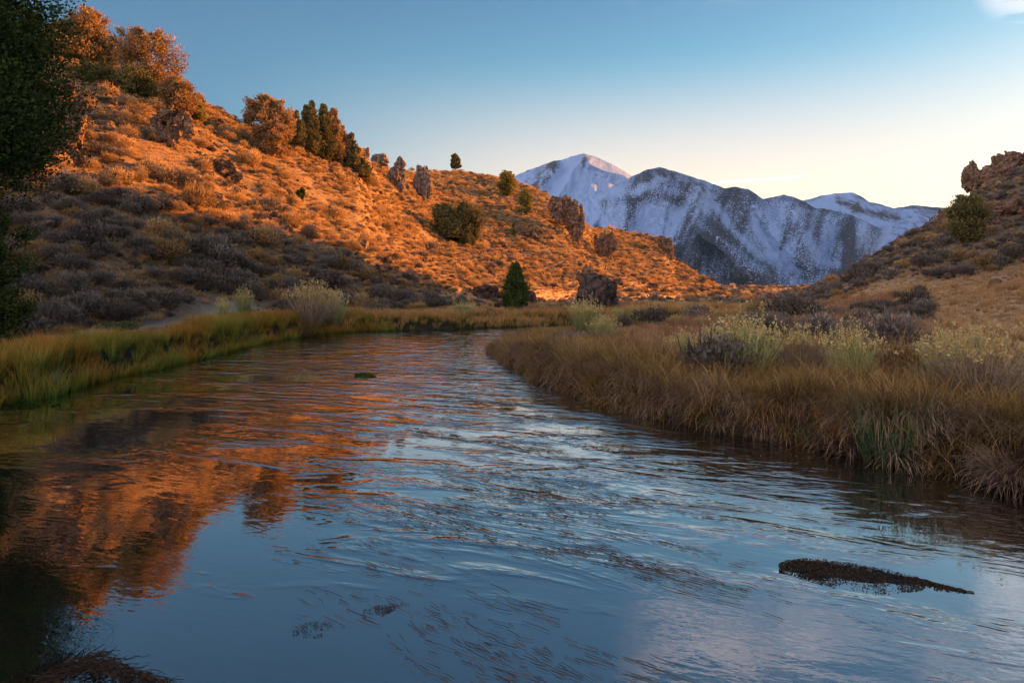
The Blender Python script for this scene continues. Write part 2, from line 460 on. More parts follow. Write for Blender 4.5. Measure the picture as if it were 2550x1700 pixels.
def terrain_mat():
    m, nt, out = mat('dry_ground')
    n1 = pnoise(nt, .35, 6, .6); n2 = pnoise(nt, 4, 8, .7)
    soil = ramp(nt, n1, [(.3, (.15, .10, .06)), (.55, (.22, .145, .085)), (.75, (.30, .21, .14))])
    fine = ramp(nt, n2, [(.3, (.45, .45, .45)), (.6, (1.1, 1.1, 1.1))])
    soil = mixc(nt, 1.0, soil, fine, 'MULTIPLY')
    gold = ramp(nt, pnoise(nt, .9, 8, .7, sc3=(1, .5, 1)), [(.3, (.36, .20, .10)), (.5, (.54, .33, .17)), (.7, (.68, .45, .25))])
    c = mixc(nt, attr(nt, 'meadow'), soil, gold)
    c = mixc(nt, attr(nt, 'path'), c, (.34, .28, .23))
    c = mixc(nt, attr(nt, 'mesa'), c, ramp(nt, pnoise(nt, .12, 6, .7, sc3=(1, .2, .25)), [(.4, (.09, .065, .045)), (.62, (.30, .22, .16))]))
    c = mixc(nt, attr(nt, 'wet'), c, (.03, .025, .018))
    b = N(nt, 'ShaderNodeBsdfPrincipled'); b.inputs['Roughness'].default_value = .95
    b.inputs['Specular IOR Level'].default_value = .1
    nt.links.new(c, b.inputs['Base Color'])
    bm = N(nt, 'ShaderNodeBump'); bm.inputs['Strength'].default_value = .8; bm.inputs['Distance'].default_value = .15
    nt.links.new(pnoise(nt, 2.5, 10, .75), bm.inputs['Height'])
    nt.links.new(bm.outputs[0], b.inputs['Normal'])
    nt.links.new(b.outputs[0], out.inputs[0])
    return m
tm = mk_mesh('terrain', verts, faces, terrain_mat(), True,
             {'meadow': meadow.ravel(), 'path': path.ravel(), 'mesa': (sstep(300, 420, RR) * (RR < 520)).ravel(),
              'wet': np.maximum((1 - sstep(.0, .35, TZ)) * (RD < 3), 1 - sstep(.9, 2.0, RD)).ravel()})
link('terrain', tm, kind='structure')

# ---------------------------------------------------------------- water
def water_mat():
    m, nt, out = mat('river_water')
    geo = N(nt, 'ShaderNodeNewGeometry').outputs['Position']
    mp = N(nt, 'ShaderNodeMapping'); mp.inputs['Rotation'].default_value = (0, 0, math.radians(22)); mp.inputs['Location'].default_value = (13.37, 8.41, 0)
    nt.links.new(geo, mp.inputs[0]); v = mp.outputs[0]
    sep = N(nt, 'ShaderNodeSeparateXYZ'); nt.links.new(geo, sep.inputs[0])
    yy = sep.outputs[1]; xx = sep.outputs[0]
    def mr(v_, a_, b_, c_=0., d_=1.):
        n = nt.nodes.new('ShaderNodeMapRange'); n.interpolation_type = 'SMOOTHSTEP'; nt.links.new(v_, n.inputs[0])
        for k, q in enumerate((a_, b_, c_, d_)): n.inputs[k + 1].default_value = q
        return n.outputs[0]
    big = pnoise(nt, .20, 3, .6, v, (1, 1.5, 1), 1.2)
    mid = pnoise(nt, 1.0, 3, .6, v, (.45, 1.5, 1), .8)
    # riffled where the bed is shallow: upstream and down the middle, calm by the left bank
    bias = math_(nt, 'ADD', math_(nt, 'ADD', mr(yy, 14, 36, 0, .12), mr(yy, 7, 12, -.07, 0)), mr(math_(nt, 'ADD', xx, math_(nt, 'MULTIPLY', yy, .16)), -4, 2, -.05, .03))
    msk = mr(math_(nt, 'ADD', math_(nt, 'ADD', math_(nt, 'MULTIPLY', big, .55), math_(nt, 'MULTIPLY', mid, .45)), bias), .44, .62)
    def layer(sx, sy, amp_, a0, a1, b0, b1, lo):
        n_ = pnoise(nt, 1.0, 1.5, .5, v, (sx, sy, 1), .6)
        w_ = math_(nt, 'MULTIPLY', mr(yy, a0, a1), mr(yy, b0, b1, 1, 0))
        return math_(nt, 'MULTIPLY', math_(nt, 'MULTIPLY', n_, math_(nt, 'MULTIPLY', w_, amp_)), math_(nt, 'MULTIPLY_ADD', msk, 1 - lo, lo))
    h = layer(7.5, 17, .0050, -99, -98, 9, 16, .12)
    h = math_(nt, 'ADD', h, layer(3.2, 7.5, .0120, -99, -98, 16, 28, .12))
    h = math_(nt, 'ADD', h, layer(1.5, 3.6, .0300, 4, 12, 30, 48, .10))
    h = math_(nt, 'ADD', h, layer(.7, 1.7, .070, 10, 28, 400, 500, .08))
    h = math_(nt, 'ADD', h, layer(.35, .8, .040, 20, 60, 400, 500, .1))
    bm = N(nt, 'ShaderNodeBump'); bm.inputs['Strength'].default_value = 1.0; bm.inputs['Distance'].default_value = 1.0
    nt.links.new(h, bm.inputs['Height'])
    body = N(nt, 'ShaderNodeBsdfDiffuse'); body.inputs[0].default_value = (.016, .013, .009, 1)
    gl = N(nt, 'ShaderNodeBsdfGlossy'); gl.inputs['Roughness'].default_value = .012; gl.inputs['Color'].default_value = (.93, .95, .97, 1)
    fr = N(nt, 'ShaderNodeFresnel'); fr.inputs['IOR'].default_value = 1.33
    for q in (gl, fr): nt.links.new(bm.outputs[0], q.inputs['Normal'])
    mx = N(nt, 'ShaderNodeMixShader')
    nt.links.new(math_(nt, 'MINIMUM', math_(nt, 'MULTIPLY_ADD', fr.outputs[0], 1.6, .25), .92), mx.inputs[0])
    nt.links.new(body.outputs[0], mx.inputs[1]); nt.links.new(gl.outputs[0], mx.inputs[2])
    nt.links.new(mx.outputs[0], out.inputs[0])
    return m
gx = np.linspace(-20, 34, 110); gy = np.linspace(-30, 112, 280)
GX, GY = np.meshgrid(gx, gy)
wi = np.arange(GX.size).reshape(GX.shape)
wf = np.stack([wi[:-1, :-1], wi[:-1, 1:], wi[1:, 1:], wi[1:, :-1]], -1).reshape(-1, 4)
wf = wf[(river_d(GX, GY).ravel()[wf] < 1.6).any(1)]
link('river_water', mk_mesh('river_water', np.stack([GX, GY, np.zeros_like(GX)], -1).reshape(-1, 3), wf, water_mat(), True), kind='structure')

# ---------------------------------------------------------------- mountains
def mtn_mat(name, rocky=0.0):
    m, nt, out = mat(name)
    sn = attr(nt, 'snow')
    geo = N(nt, 'ShaderNodeNewGeometry').outputs['Position']
    vor = N(nt, 'ShaderNodeTexVoronoi'); vor.inputs['Scale'].default_value = .085
    mpv = N(nt, 'ShaderNodeMapping'); mpv.inputs['Scale'].default_value = (1, .35, .75); nt.links.new(geo, mpv.inputs[0])
    nt.links.new(mpv.outputs[0], vor.inputs['Vector'])
    spk = vor.outputs['Distance']
    nz_ = pnoise(nt, .02, 8, .75, geo, (1, .4, 1))
    # trees stand where their cell is close: threshold follows the forest density
    dens = attr(nt, 'forest')
    thr = math_(nt, 'MULTIPLY_ADD', dens, .95, -.02)
    t = math_(nt, 'SUBTRACT', math_(nt, 'ADD', thr, math_(nt, 'MULTIPLY_ADD', nz_, .5, -.25)), spk)
    t = math_(nt, 'MULTIPLY', t, 3.6, clamp=True)
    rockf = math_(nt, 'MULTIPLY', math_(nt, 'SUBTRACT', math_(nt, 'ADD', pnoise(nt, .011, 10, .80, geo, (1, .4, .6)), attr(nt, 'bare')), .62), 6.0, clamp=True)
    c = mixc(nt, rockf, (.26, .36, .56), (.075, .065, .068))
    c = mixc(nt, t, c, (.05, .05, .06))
    b = N(nt, 'ShaderNodeBsdfDiffuse'); nt.links.new(c, b.inputs[0])
    bm = N(nt, 'ShaderNodeBump'); bm.inputs['Strength'].default_value = .7; bm.inputs['Distance'].default_value = 40
    nt.links.new(pnoise(nt, .006, 8, .7, geo, (1, .5, .6)), bm.inputs['Height']); nt.links.new(bm.outputs[0], b.inputs['Normal'])
    nt.links.new(b.outputs[0], out.inputs[0])
    return m

def seg_d(px, py, pts):
    d = np.full(px.shape, 1e9); tt = np.zeros(px.shape)
    L = 0
    for (ax, ay), (bx, by) in zip(pts[:-1], pts[1:]):
        ex, ey = bx - ax, by - ay
        t = np.clip(((px - ax) * ex + (py - ay) * ey) / (ex * ex + ey * ey), 0, 1)
        dd = np.hypot(px - ax - t * ex, py - ay - t * ey)
        d = np.minimum(d, dd)
    return d

def mountain(name, crest, x0, x1, Z0, Z1, label, ridges=(), valleys=(), forestf=None, baref=None, basey=722, seed=0, relief=1.0):
    cx = np.array([c[0] for c in crest], float); cy = np.array([c[1] for c in crest], float)
    X = np.linspace(x0, x1, 620); T = np.linspace(0, 1.0, 300)
    top = np.interp(X, cx, cy)
    top = top + 1.6 * fbm(P3(X / 9.0, 0 * X), 4, seed + 40)
    PX = np.broadcast_to(X[:, None], (len(X), len(T)))
    PY = basey + (top[:, None] - basey) * T[None]
    TT = np.broadcast_to(T[None], PX.shape)
    Zd = Z0 + (Z1 - Z0) * TT
    q = P3(PX, PY)
    bump = np.zeros(PX.shape)
    for pts, A, wd in ridges:
        dd = seg_d(PX + 10 * fbm(q / 40, 3, seed + 2), PY, pts)
        bump = np.maximum(bump, A * np.clip(1 - dd / wd, 0, 1))
    for pts, A, wd in valleys:
        dd = seg_d(PX + 5 * fbm(q / 30, 3, seed + 3), PY, pts)
        bump = bump - A * np.clip(1 - dd / wd, 0, 1)
    skew = P3((PX + .25 * (PY - 500)) / 70, PY / 190)
    rg = ridged(skew, 5, seed + 7, .55)
    bump = bump + relief * (230 * rg + 60 * fbm(q / 9, 4, seed + 9)) * sstep(0, .12, TT)
    edge = 1 - .85 * sstep(.93, 1.0, TT)
    Zd = Zd - bump * edge
    # back side so that the massif is closed behind its crest
    Xw = (PX - CX) / F * Zd; Zw = CAMZ + (HY - PY) / F * Zd
    bx = np.stack([Xw[:, -1], Zd[:, -1] + 900, Zw[:, -1] * .72], -1); bx2 = np.stack([Xw[:, -1], Zd[:, -1] + 3000, Zw[:, -1] * 0 - 5], -1)
    V = np.concatenate([np.stack([Xw, Zd, Zw], -1), bx[:, None], bx2[:, None]], 1)
    fo = forestf(PX, PY, TT, rg, bump) if forestf else np.zeros(PX.shape)
    ba = baref(PX, PY, TT, rg, bump) if baref else np.zeros(PX.shape)
    ext = lambda a: np.concatenate([a, a[:, -1:], a[:, -1:]], 1)
    nx, ny = V.shape[:2]
    ii = np.arange(nx * ny).reshape(nx, ny)
    f = np.stack([ii[:-1, :-1], ii[1:, :-1], ii[1:, 1:], ii[:-1, 1:]], -1).reshape(-1, 4)
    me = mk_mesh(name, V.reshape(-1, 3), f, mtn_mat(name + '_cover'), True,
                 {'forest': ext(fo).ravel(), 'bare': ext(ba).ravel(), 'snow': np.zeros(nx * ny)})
    link(name, me, kind='structure', label=label)

def fB(px, py, t, rg, b):
    f = .60 + .14 * fbm(P3(px / 45, py / 45), 4, 60) + .14 * fbm(P3((px + .3 * py) / 9, py / 40), 4, 61) + .75 * (rg - .22)
    f += .06 * sstep(.40, .0, t) - .10 * sstep(.55, .95, t)
    for pts, wd, a in (([(1738, 577), (1690, 640), (1665, 715)], 26, .12), ([(1640, 600), (1700, 690)], 26, .15), ([(2105, 560), (2125, 620), (2090, 700)], 34, .35),
                       ([(1740, 535), (1690, 600), (1680, 660)], 14, .25), ([(1750, 540), (1830, 600), (1920, 670)], 12, .22),
                       ([(1738, 577), (1800, 627), (1850, 690)], 12, .22), ([(1965, 570), (1945, 600)], 22, .20),
                       ([(1600, 440), (1720, 470), (1800, 500)], 14, .22), ([(1865, 478), (1800, 470)], 22, .25), ([(2000, 510), (2090, 530)], 10, .2),
                       ([(1560, 500), (1640, 480), (1700, 500)], 14, .16), ([(1420, 560), (1560, 560)], 20, -.1),
                       ([(1720, 715), (1900, 700)], 30, .2),
                       ([(1880, 520), (1885, 570), (1954, 654), (1990, 680)], 10, -.5), ([(1785, 515), (1830, 580), (1890, 640)], 11, -.3),
                       ([(1690, 530), (1660, 590), (1610, 600)], 14, -.34), ([(1735, 530), (1700, 600), (1676, 610)], 8, -.3),
                       ([(2010, 590), (2040, 650), (2090, 660)], 16, -.34), ([(1935, 580), (1925, 640)], 14, -.25), ([(1540, 460), (1400, 500), (1480, 530)], 26, -.5),
                       ([(1650, 440), (1620, 460), (1580, 480)], 12, -.35), ([(1745, 470), (1775, 490)], 10, -.35), ([(1755, 640), (1752, 690)], 7, -.3)):
        f = f + a * np.clip(1.3 - seg_d(px, py, pts) / wd, 0, 1)
    return np.clip(f, 0, 1.1)
def bB(px, py, t, rg, b):
    v = .16 * sstep(.90, 1.0, t) + .04 * sstep(.70, .9, t) + .15 * sstep(.05, .0, t) + .2 * sstep(.2, .06, t) * sstep(1900, 2000, px)
    v += .22 * np.clip(1.2 - seg_d(px, py, [(1640, 432), (1720, 460), (1790, 490)]) / 16, 0, 1)
    return v - .08
def bA(px, py, t, rg, b):
    v = .26 * rg - .10 + .10 * sstep(.85, 1, t)
    v = v + .16 * np.clip(1.2 - seg_d(px, py, [(1380, 420), (1330, 470)]) / 30, 0, 1) + .14 * np.clip(1.2 - seg_d(px, py, [(1455, 400), (1420, 450), (1400, 480)]) / 18, 0, 1)
    return v
def fA(px, py, t, rg, b):
    return np.clip(.0 + 0 * px, 0, 1)
def bC(px, py, t, rg, b):
    return .06 + .16 * rg + .12 * sstep(.9, 1, t) + .22 * np.clip(1.2 - seg_d(px, py, [(2090, 500), (2160, 530), (2230, 540)]) / 14, 0, 1)

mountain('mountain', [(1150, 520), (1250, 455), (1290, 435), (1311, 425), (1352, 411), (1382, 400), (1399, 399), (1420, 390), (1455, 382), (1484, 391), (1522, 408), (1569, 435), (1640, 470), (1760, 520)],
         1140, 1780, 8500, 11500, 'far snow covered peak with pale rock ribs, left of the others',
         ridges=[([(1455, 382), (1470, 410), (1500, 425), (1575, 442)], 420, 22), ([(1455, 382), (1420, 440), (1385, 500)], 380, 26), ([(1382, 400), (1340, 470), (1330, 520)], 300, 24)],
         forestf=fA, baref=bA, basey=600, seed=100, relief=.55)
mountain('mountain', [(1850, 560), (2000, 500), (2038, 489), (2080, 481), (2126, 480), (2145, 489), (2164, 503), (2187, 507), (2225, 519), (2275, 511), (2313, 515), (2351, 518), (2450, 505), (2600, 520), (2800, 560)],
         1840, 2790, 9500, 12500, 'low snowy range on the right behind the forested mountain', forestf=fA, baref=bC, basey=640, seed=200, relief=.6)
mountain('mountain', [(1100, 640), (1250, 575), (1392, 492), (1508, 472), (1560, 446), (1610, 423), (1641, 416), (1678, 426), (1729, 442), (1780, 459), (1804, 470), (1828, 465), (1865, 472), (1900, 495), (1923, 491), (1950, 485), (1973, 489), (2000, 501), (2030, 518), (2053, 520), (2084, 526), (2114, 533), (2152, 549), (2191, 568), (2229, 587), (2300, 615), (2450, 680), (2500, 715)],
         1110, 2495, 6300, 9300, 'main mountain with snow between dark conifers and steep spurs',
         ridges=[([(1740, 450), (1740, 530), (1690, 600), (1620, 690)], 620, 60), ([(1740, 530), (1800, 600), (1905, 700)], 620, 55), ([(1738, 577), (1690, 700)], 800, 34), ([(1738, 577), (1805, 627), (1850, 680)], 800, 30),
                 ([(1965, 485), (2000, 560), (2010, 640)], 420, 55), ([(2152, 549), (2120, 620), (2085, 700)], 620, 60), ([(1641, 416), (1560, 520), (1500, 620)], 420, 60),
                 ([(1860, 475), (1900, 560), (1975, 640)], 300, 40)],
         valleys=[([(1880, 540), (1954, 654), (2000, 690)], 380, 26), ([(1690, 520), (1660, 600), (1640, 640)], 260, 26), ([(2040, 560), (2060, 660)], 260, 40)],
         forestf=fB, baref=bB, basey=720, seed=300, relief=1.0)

mountain('mountain', [(2560, 470), (2600, 400), (2680, 262), (2800, 270), (2900, 252), (3050, 265), (3180, 275), (3260, 380), (3360, 700)],  # added out of view to keep direct sun off the main mountain
         2562, 3360, 16500, 20500, 'unseen snowy massif added beyond the right hill to block the sun', forestf=fA, baref=bC, basey=722, seed=400, relief=.8)
# ---------------------------------------------------------------- prototypes for shrubs
def sage_mesh(name, seed, n=900, size=.075, matl='sage', twigs=26, flat=.62, spikes=0):
    g = np.random.default_rng(seed); mb = MB()
    lob = [(g.uniform(-.28, .28), g.uniform(-.28, .28), g.uniform(.22, .40)) for _ in range(7)]
    per = n // len(lob)
    for lx, ly, lr_ in lob:
        d = unit(g.normal(size=(per, 3))); d[:, 2] = np.abs(d[:, 2]) * 1.0 - .15
        rr = lr_ * g.uniform(.45, 1.05, per) ** .6
        c = d * rr[:, None] * np.array([1, 1, 1.15]) + np.array([lx, ly, flat * .35])
        c[:, 2] = np.maximum(c[:, 2], .02)
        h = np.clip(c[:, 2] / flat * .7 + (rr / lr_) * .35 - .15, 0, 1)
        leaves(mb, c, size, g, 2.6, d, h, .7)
    if twigs:
        base = np.zeros((twigs, 3)); az = g.uniform(0, 6.28, twigs)
        blades(mb, base, g.uniform(.35, .7, twigs), .02, g, az, g.uniform(.2, 1.1, twigs), g.normal(0, .3, twigs), 3)
    if spikes:
        a = g.uniform(0, 6.28, spikes); q = g.uniform(0, .42, spikes)
        base = np.stack([np.cos(a) * q, np.sin(a) * q, .45 - q * .4], -1)
        blades(mb, base, g.uniform(.15, .34, spikes), .022, g, a, g.uniform(0, .35, spikes), g.uniform(0, .3, spikes), 2)
    return mb.mesh(name, M[matl])

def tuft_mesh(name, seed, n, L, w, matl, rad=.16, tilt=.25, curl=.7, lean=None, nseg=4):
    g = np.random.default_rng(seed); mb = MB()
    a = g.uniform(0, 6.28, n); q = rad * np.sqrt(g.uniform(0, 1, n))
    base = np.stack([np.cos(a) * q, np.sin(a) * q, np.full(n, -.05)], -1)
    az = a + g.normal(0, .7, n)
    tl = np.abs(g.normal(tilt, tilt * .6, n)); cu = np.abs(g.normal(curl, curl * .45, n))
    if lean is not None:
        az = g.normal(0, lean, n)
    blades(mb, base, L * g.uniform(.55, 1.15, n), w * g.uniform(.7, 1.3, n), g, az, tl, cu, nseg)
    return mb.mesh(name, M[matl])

def fan_mesh(seed, n=260, R=.5, H=1.0, w=.010, matl='rabbit', heads=True, spread=.75):
    """upright twiggy shrub; returns stems mesh, seed head mesh (unit height)"""
    g = np.random.default_rng(seed); mb = MB(); fb = MB()
    az = g.uniform(0, 6.28, n); q = g.uniform(0, 1, n) ** .7
    base = np.stack([np.cos(az) * q * R * .25, np.sin(az) * q * R * .25, np.zeros(n)], -1)
    L = H * g.uniform(.55, 1.05, n) * (1 - .15 * q)
    tips = blades(mb, base, L, w, g, az, q * spread, g.normal(.05, .18, n) - q * .25, 4, .5)
    # side twigs
    k = n
    s = g.uniform(.45, .95, k)[:, None]; b2 = base + (tips - base) * s
    t2 = blades(mb, b2, g.uniform(.12, .3, k) * H, w * .7, g, az + g.normal(0, 1, k), q * spread * .6 + .2, g.normal(-.1, .2, k), 2, .5)
    lv = np.concatenate([base + (tips - base) * g.uniform(.3, 1.0, (n, 1)) + g.normal(0, .015, (n, 3)) for _ in range(9)])
    leaves(mb, lv, .05 * H, g, 5, None, np.clip(lv[:, 2] / H, 0, 1), 1.2)
    if heads:
        allt = np.concatenate([tips, t2]); allt = allt[allt[:, 2] > .66 * H]
        allt = allt[g.uniform(size=len(allt)) < .62]
        c = np.repeat(allt, 7, 0) + g.normal(0, .016 * H, (len(allt) * 7, 3)) * np.array([1, 1, 1.6])
        leaves(fb, c, .031 * H, g, 1.4, None, g.uniform(size=len(c)), .3)
    return mb.mesh('shrub_stems', M[matl]), (fb.mesh('seed_heads', M['flower']) if heads else None)

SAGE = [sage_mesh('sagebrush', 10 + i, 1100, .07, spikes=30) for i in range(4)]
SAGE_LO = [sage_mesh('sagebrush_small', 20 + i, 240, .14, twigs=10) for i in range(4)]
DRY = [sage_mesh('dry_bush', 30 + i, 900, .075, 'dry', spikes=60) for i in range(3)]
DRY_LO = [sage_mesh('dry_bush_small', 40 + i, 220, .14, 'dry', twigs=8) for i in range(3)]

def proto_coll(name, meshes):
    c = bpy.data.collections.new(name)
    for k, m in enumerate(meshes):
        o = bpy.data.objects.new(f'{name}_{k:02d}', m); c.objects.link(o)
    return c

def gn_scatter(name, coll, pts, rot, scl, idx_, label, cat=None):
    me = bpy.data.meshes.new(name)
    n = len(pts)
    me.vertices.add(n); me.vertices.foreach_set('co', np.ascontiguousarray(pts, np.float32).ravel())
    a = me.attributes.new('rot', 'FLOAT_VECTOR', 'POINT'); a.data.foreach_set('vector', np.ascontiguousarray(rot, np.float32).ravel())
    a = me.attributes.new('scl', 'FLOAT_VECTOR', 'POINT'); a.data.foreach_set('vector', np.ascontiguousarray(scl, np.float32).ravel())
    a = me.attributes.new('pick', 'INT', 'POINT'); a.data.foreach_set('value', np.ascontiguousarray(idx_, np.int32))
    o = link(name, me, label=label, kind='stuff')
    ng = bpy.data.node_groups.new(name, 'GeometryNodeTree')
    ng.interface.new_socket('Geometry', in_out='INPUT', socket_type='NodeSocketGeometry')
    ng.interface.new_socket('Geometry', in_out='OUTPUT', socket_type='NodeSocketGeometry')
    gi = ng.nodes.new('NodeGroupInput'); go = ng.nodes.new('NodeGroupOutput')
    ip = ng.nodes.new('GeometryNodeInstanceOnPoints')
    ci = ng.nodes.new('GeometryNodeCollectionInfo'); ci.inputs['Collection'].default_value = coll
    ci.inputs['Separate Children'].default_value = True; ci.inputs['Reset Children'].default_value = True
    def na(nm, t):
        q = ng.nodes.new('GeometryNodeInputNamedAttribute'); q.data_type = t; q.inputs[0].default_value = nm
        return next(s for s in q.outputs if s.enabled and s.name == 'Attribute')
    L = ng.links.new
    L(gi.outputs[0], ip.inputs['Points']); L(ci.outputs[0], ip.inputs['Instance'])
    ip.inputs['Pick Instance'].default_value = True
    L(na('pick', 'INT'), ip.inputs['Instance Index'])
    L(na('rot', 'FLOAT_VECTOR'), ip.inputs['Rotation']); L(na('scl', 'FLOAT_VECTOR'), ip.inputs['Scale'])
    L(ip.outputs[0], go.inputs[0])
    md = o.modifiers.new('scatter', 'NODES'); md.node_group = ng
    return o

def jitter(x0, x1, y0, y1, s, g=rng):
    X, Y = np.meshgrid(np.arange(x0, x1, s), np.arange(y0, y1, s))
    X = X.ravel() + g.uniform(-.5, .5, X.size) * s; Y = Y.ravel() + g.uniform(-.5, .5, Y.size) * s
    return X, Y

EXCL = []     # (x, y, radius) kept clear of scattered shrubs
# ---------------------------------------------------------------- rocks
def rock_mesh(name, seed, w, d, h, matl, cuts=22, rough=.14, tall=False, n=34):
    g = np.random.default_rng(seed)
    # cube sphere
    t = np.tan(np.linspace(-1, 1, n + 1) * np.pi / 4)
    A, B = np.meshgrid(t, t, indexing='ij'); vs, fs, off = [], [], 0
    for ax in range(3):
        for sg in (-1, 1):
            p = np.zeros((n + 1, n + 1, 3)); p[..., ax] = sg; p[..., (ax + 1) % 3] = A; p[..., (ax + 2) % 3] = B * sg
            vs.append(p.reshape(-1, 3)); q = np.arange((n + 1) ** 2).reshape(n + 1, n + 1) + off
            fs.append(np.stack([q[:-1, :-1], q[1:, :-1], q[1:, 1:], q[:-1, 1:]], -1).reshape(-1, 4)); off += (n + 1) ** 2
    v = np.concatenate(vs); f = np.concatenate(fs)
    v = v / np.linalg.norm(v, axis=1)[:, None] ** .75
    for _ in range(cuts):
        nn = unit(g.normal(size=3)); 
        if tall: nn[2] *= .6; nn = unit(nn)
        dd = g.uniform(.55, .92)
        ex = np.maximum(0, v @ nn - dd); v = v - ex[:, None] * nn
    fr = np.array([1.6, 1.6, 1.1]) if tall else np.array([1.6, 1.6, 1.8])
    nrm = unit(v)
    v = v + nrm * (rough * 2.4 * fbm(v * fr + seed, 4, seed)[:, None] - rough * 2.4 * np.clip(ridged(v * fr * 1.9 + seed * 2, 4, seed + 5) - .25, 0, 1)[:, None] + rough * .5 * vnoise(v * 9 + seed, seed)[:, None])
    v[:, :2] *= (1 - .16 * np.clip(v[:, 2], -1, .0))[:, None]
    v = v / np.abs(v).max(0) * .92
    v = v * np.array([w / 2, d / 2, h / 2]) / np.array([.85, .85, .85])
    v[:, 2] += h * .36
    # keep foot below ground
    return mk_mesh(name, v, f, M[matl], False)

def join_rocks(name, parts):
    vs, fs, off = [], [], 0
    for m, dx, dy, dz, rot in parts:
        v = np.empty(len(m.vertices) * 3, np.float32); m.vertices.foreach_get('co', v); v = v.reshape(-1, 3)
        c, s = math.cos(rot), math.sin(rot)
        v = v @ np.array([[c, s, 0], [-s, c, 0], [0, 0, 1]]) + np.array([dx, dy, dz])
        f = np.empty(len(m.loops), np.int32); m.loops.foreach_get('vertex_index', f)
        vs.append(v); fs.append(f.reshape(-1, 4) + off); off += len(v)
    mt = parts[0][0].materials[0]
    return mk_mesh(name, np.concatenate(vs), np.concatenate(fs), mt, False)

def rock(name, px, base, w, h, label, matl='rock', seed=1, tall=False, cat='rock', depth=.8, n=26, group=None, Z=None, rough=.12):
    x, y, z = hit(px, base)
    if Z is not None:
        y = Z; x = (px - CX) / F * Z; z = CAMZ + (HY - base) / F * Z
    k = y / F
    me = rock_mesh(name, seed, w * k, w * k * depth, h * k * 1.12, matl, tall=tall, n=n, rough=rough)
    o = link(name, me, loc=(x, y + w * k * depth * .3, z), label=label, cat=cat, group=group)
    o.rotation_euler.z = 0
    EXCL.append((x, y + w * k * depth * .3, w * k * .45))
    return o

def outcrop(name, blocks, label, matl='rock', seed=1, cat='rock outcrop', Z=None, rough=.15):
    """several fused blocks: (px, base row, width, height)"""
    x0, y0, z0 = hit(blocks[0][0], blocks[0][1])
    if Z: y0 = Z; x0 = (blocks[0][0] - CX) / F * Z; z0 = CAMZ + (HY - blocks[0][1]) / F * Z
    parts = []
    for k, (px, by, w, h) in enumerate(blocks):
        s = y0 / F
        parts.append((rock_mesh('block', seed * 31 + k, w * s, w * s * .9, h * s * 1.1, matl, tall=h > w, n=34, rough=rough),
                      (px - CX) / F * y0 - x0, (k % 3 - 1) * w * s * .12, CAMZ + (HY - by) / F * y0 - z0, k * .0))
        EXCL.append(((px - CX) / F * y0, y0, w * s * .45))
    return link(name, join_rocks(name, parts), loc=(x0, y0, z0), label=label, cat=cat)

outcrop('rock_outcrop', [(172, 408, 70, 95), (190, 350, 56, 105), (160, 300, 60, 90), (205, 290, 34, 70), (168, 235, 40, 45), (140, 360, 40, 80)],
        'tall sunlit orange crag beside the big dark juniper', seed=3)
outcrop('rock_outcrop', [(425, 365, 50, 60), (395, 335, 44, 55), (455, 320, 46, 60), (420, 310, 50, 50), (470, 345, 30, 40)],
        'broken rust brown outcrop below the skyline trees on the left', seed=4)
outcrop('rock_outcrop', [(560, 440, 60, 46), (530, 425, 40, 34), (588, 455, 34, 30)], 'low brown ledge in the sunlit slope below the large rusty tree', seed=5)
outcrop('rock_pillar', [(988, 469, 44, 66), (996, 424, 30, 36), (972, 462, 24, 44)], 'leaning two headed rock pillar on the skyline, left one of two', 'rockgrey', 6, 'rock pillar')
outcrop('rock_pillar', [(1046, 497, 34, 90), (1062, 490, 26, 80), (1036, 496, 20, 60)], 'split upright rock pillar on the ridge, right one of two', 'rockgrey', 7, 'rock pillar')
rock('rock', 908, 386, 22, 26, 'small jagged knob on the skyline right of the conifers', seed=8, tall=True)
rock('rock', 942, 412, 48, 36, 'rounded rock with yellow lichen on the skyline', 'rockgrey', seed=9)
rock('rock', 499, 262, 16, 18, 'little knob on the bare left skyline', seed=10)
outcrop('rock_outcrop', [(925, 690, 36, 34), (940, 700, 22, 44), (905, 668, 26, 22)], 'rock fin standing low in the sunlit slope', 'rock', 11)
rock('rock', 981, 718, 22, 28, 'small dark fin at the shadow line on the slope', 'rockdark', seed=12, tall=True)
outcrop('rock_outcrop', [(812, 722, 60, 50), (785, 712, 40, 34), (838, 716, 28, 44)], 'dark lava outcrop at the shadow edge above the far bank', 'rockdark', 13)
outcrop('rock_outcrop', [(1215, 742, 78, 36), (1190, 744, 40, 22), (1232, 738, 30, 34)], 'long low dark slab left of the dark conical juniper', 'rockdark', 14)
rock('boulder', 1322, 758, 30, 40, 'upright dark boulder behind the right side of the conical juniper', 'rockdark', seed=15, cat='boulder')
rock('boulder', 1315, 786, 52, 30, 'knobbly boulder in the grass in front of the conical juniper', 'rockdark', seed=16, cat='boulder', rough=.2)
rock('boulder', 1222, 785, 25, 17, 'small round boulder in the yellow grass of the far meadow', 'rockdark', seed=17, cat='boulder')
rock('boulder', 1178, 784, 15, 14, 'small boulder touching the olive shrub on the far bank', 'rockdark', seed=18, cat='boulder')
rock('boulder', 1415, 778, 26, 17, 'small dark boulder left of the huge square boulder', 'rockdark', seed=19, cat='boulder')
rock('boulder', 1352, 781, 15, 9, 'tiny pale boulder right of the knobbly boulder', 'rockgrey', seed=20, cat='boulder')
rock('boulder', 1042, 764, 22, 14, 'low dark boulder on the pale grass above the far bank', 'rockdark', seed=61, cat='boulder')
rock('boulder', 1484, 778, 116, 104, 'huge squarish dark boulder standing on the flat at the foot of the slope', 'rockdark', seed=43, cat='boulder', rough=.06, n=44)
rock('rock', 1467, 704, 40, 44, 'brown rock on the slope just above the huge boulder', 'rock', seed=22)
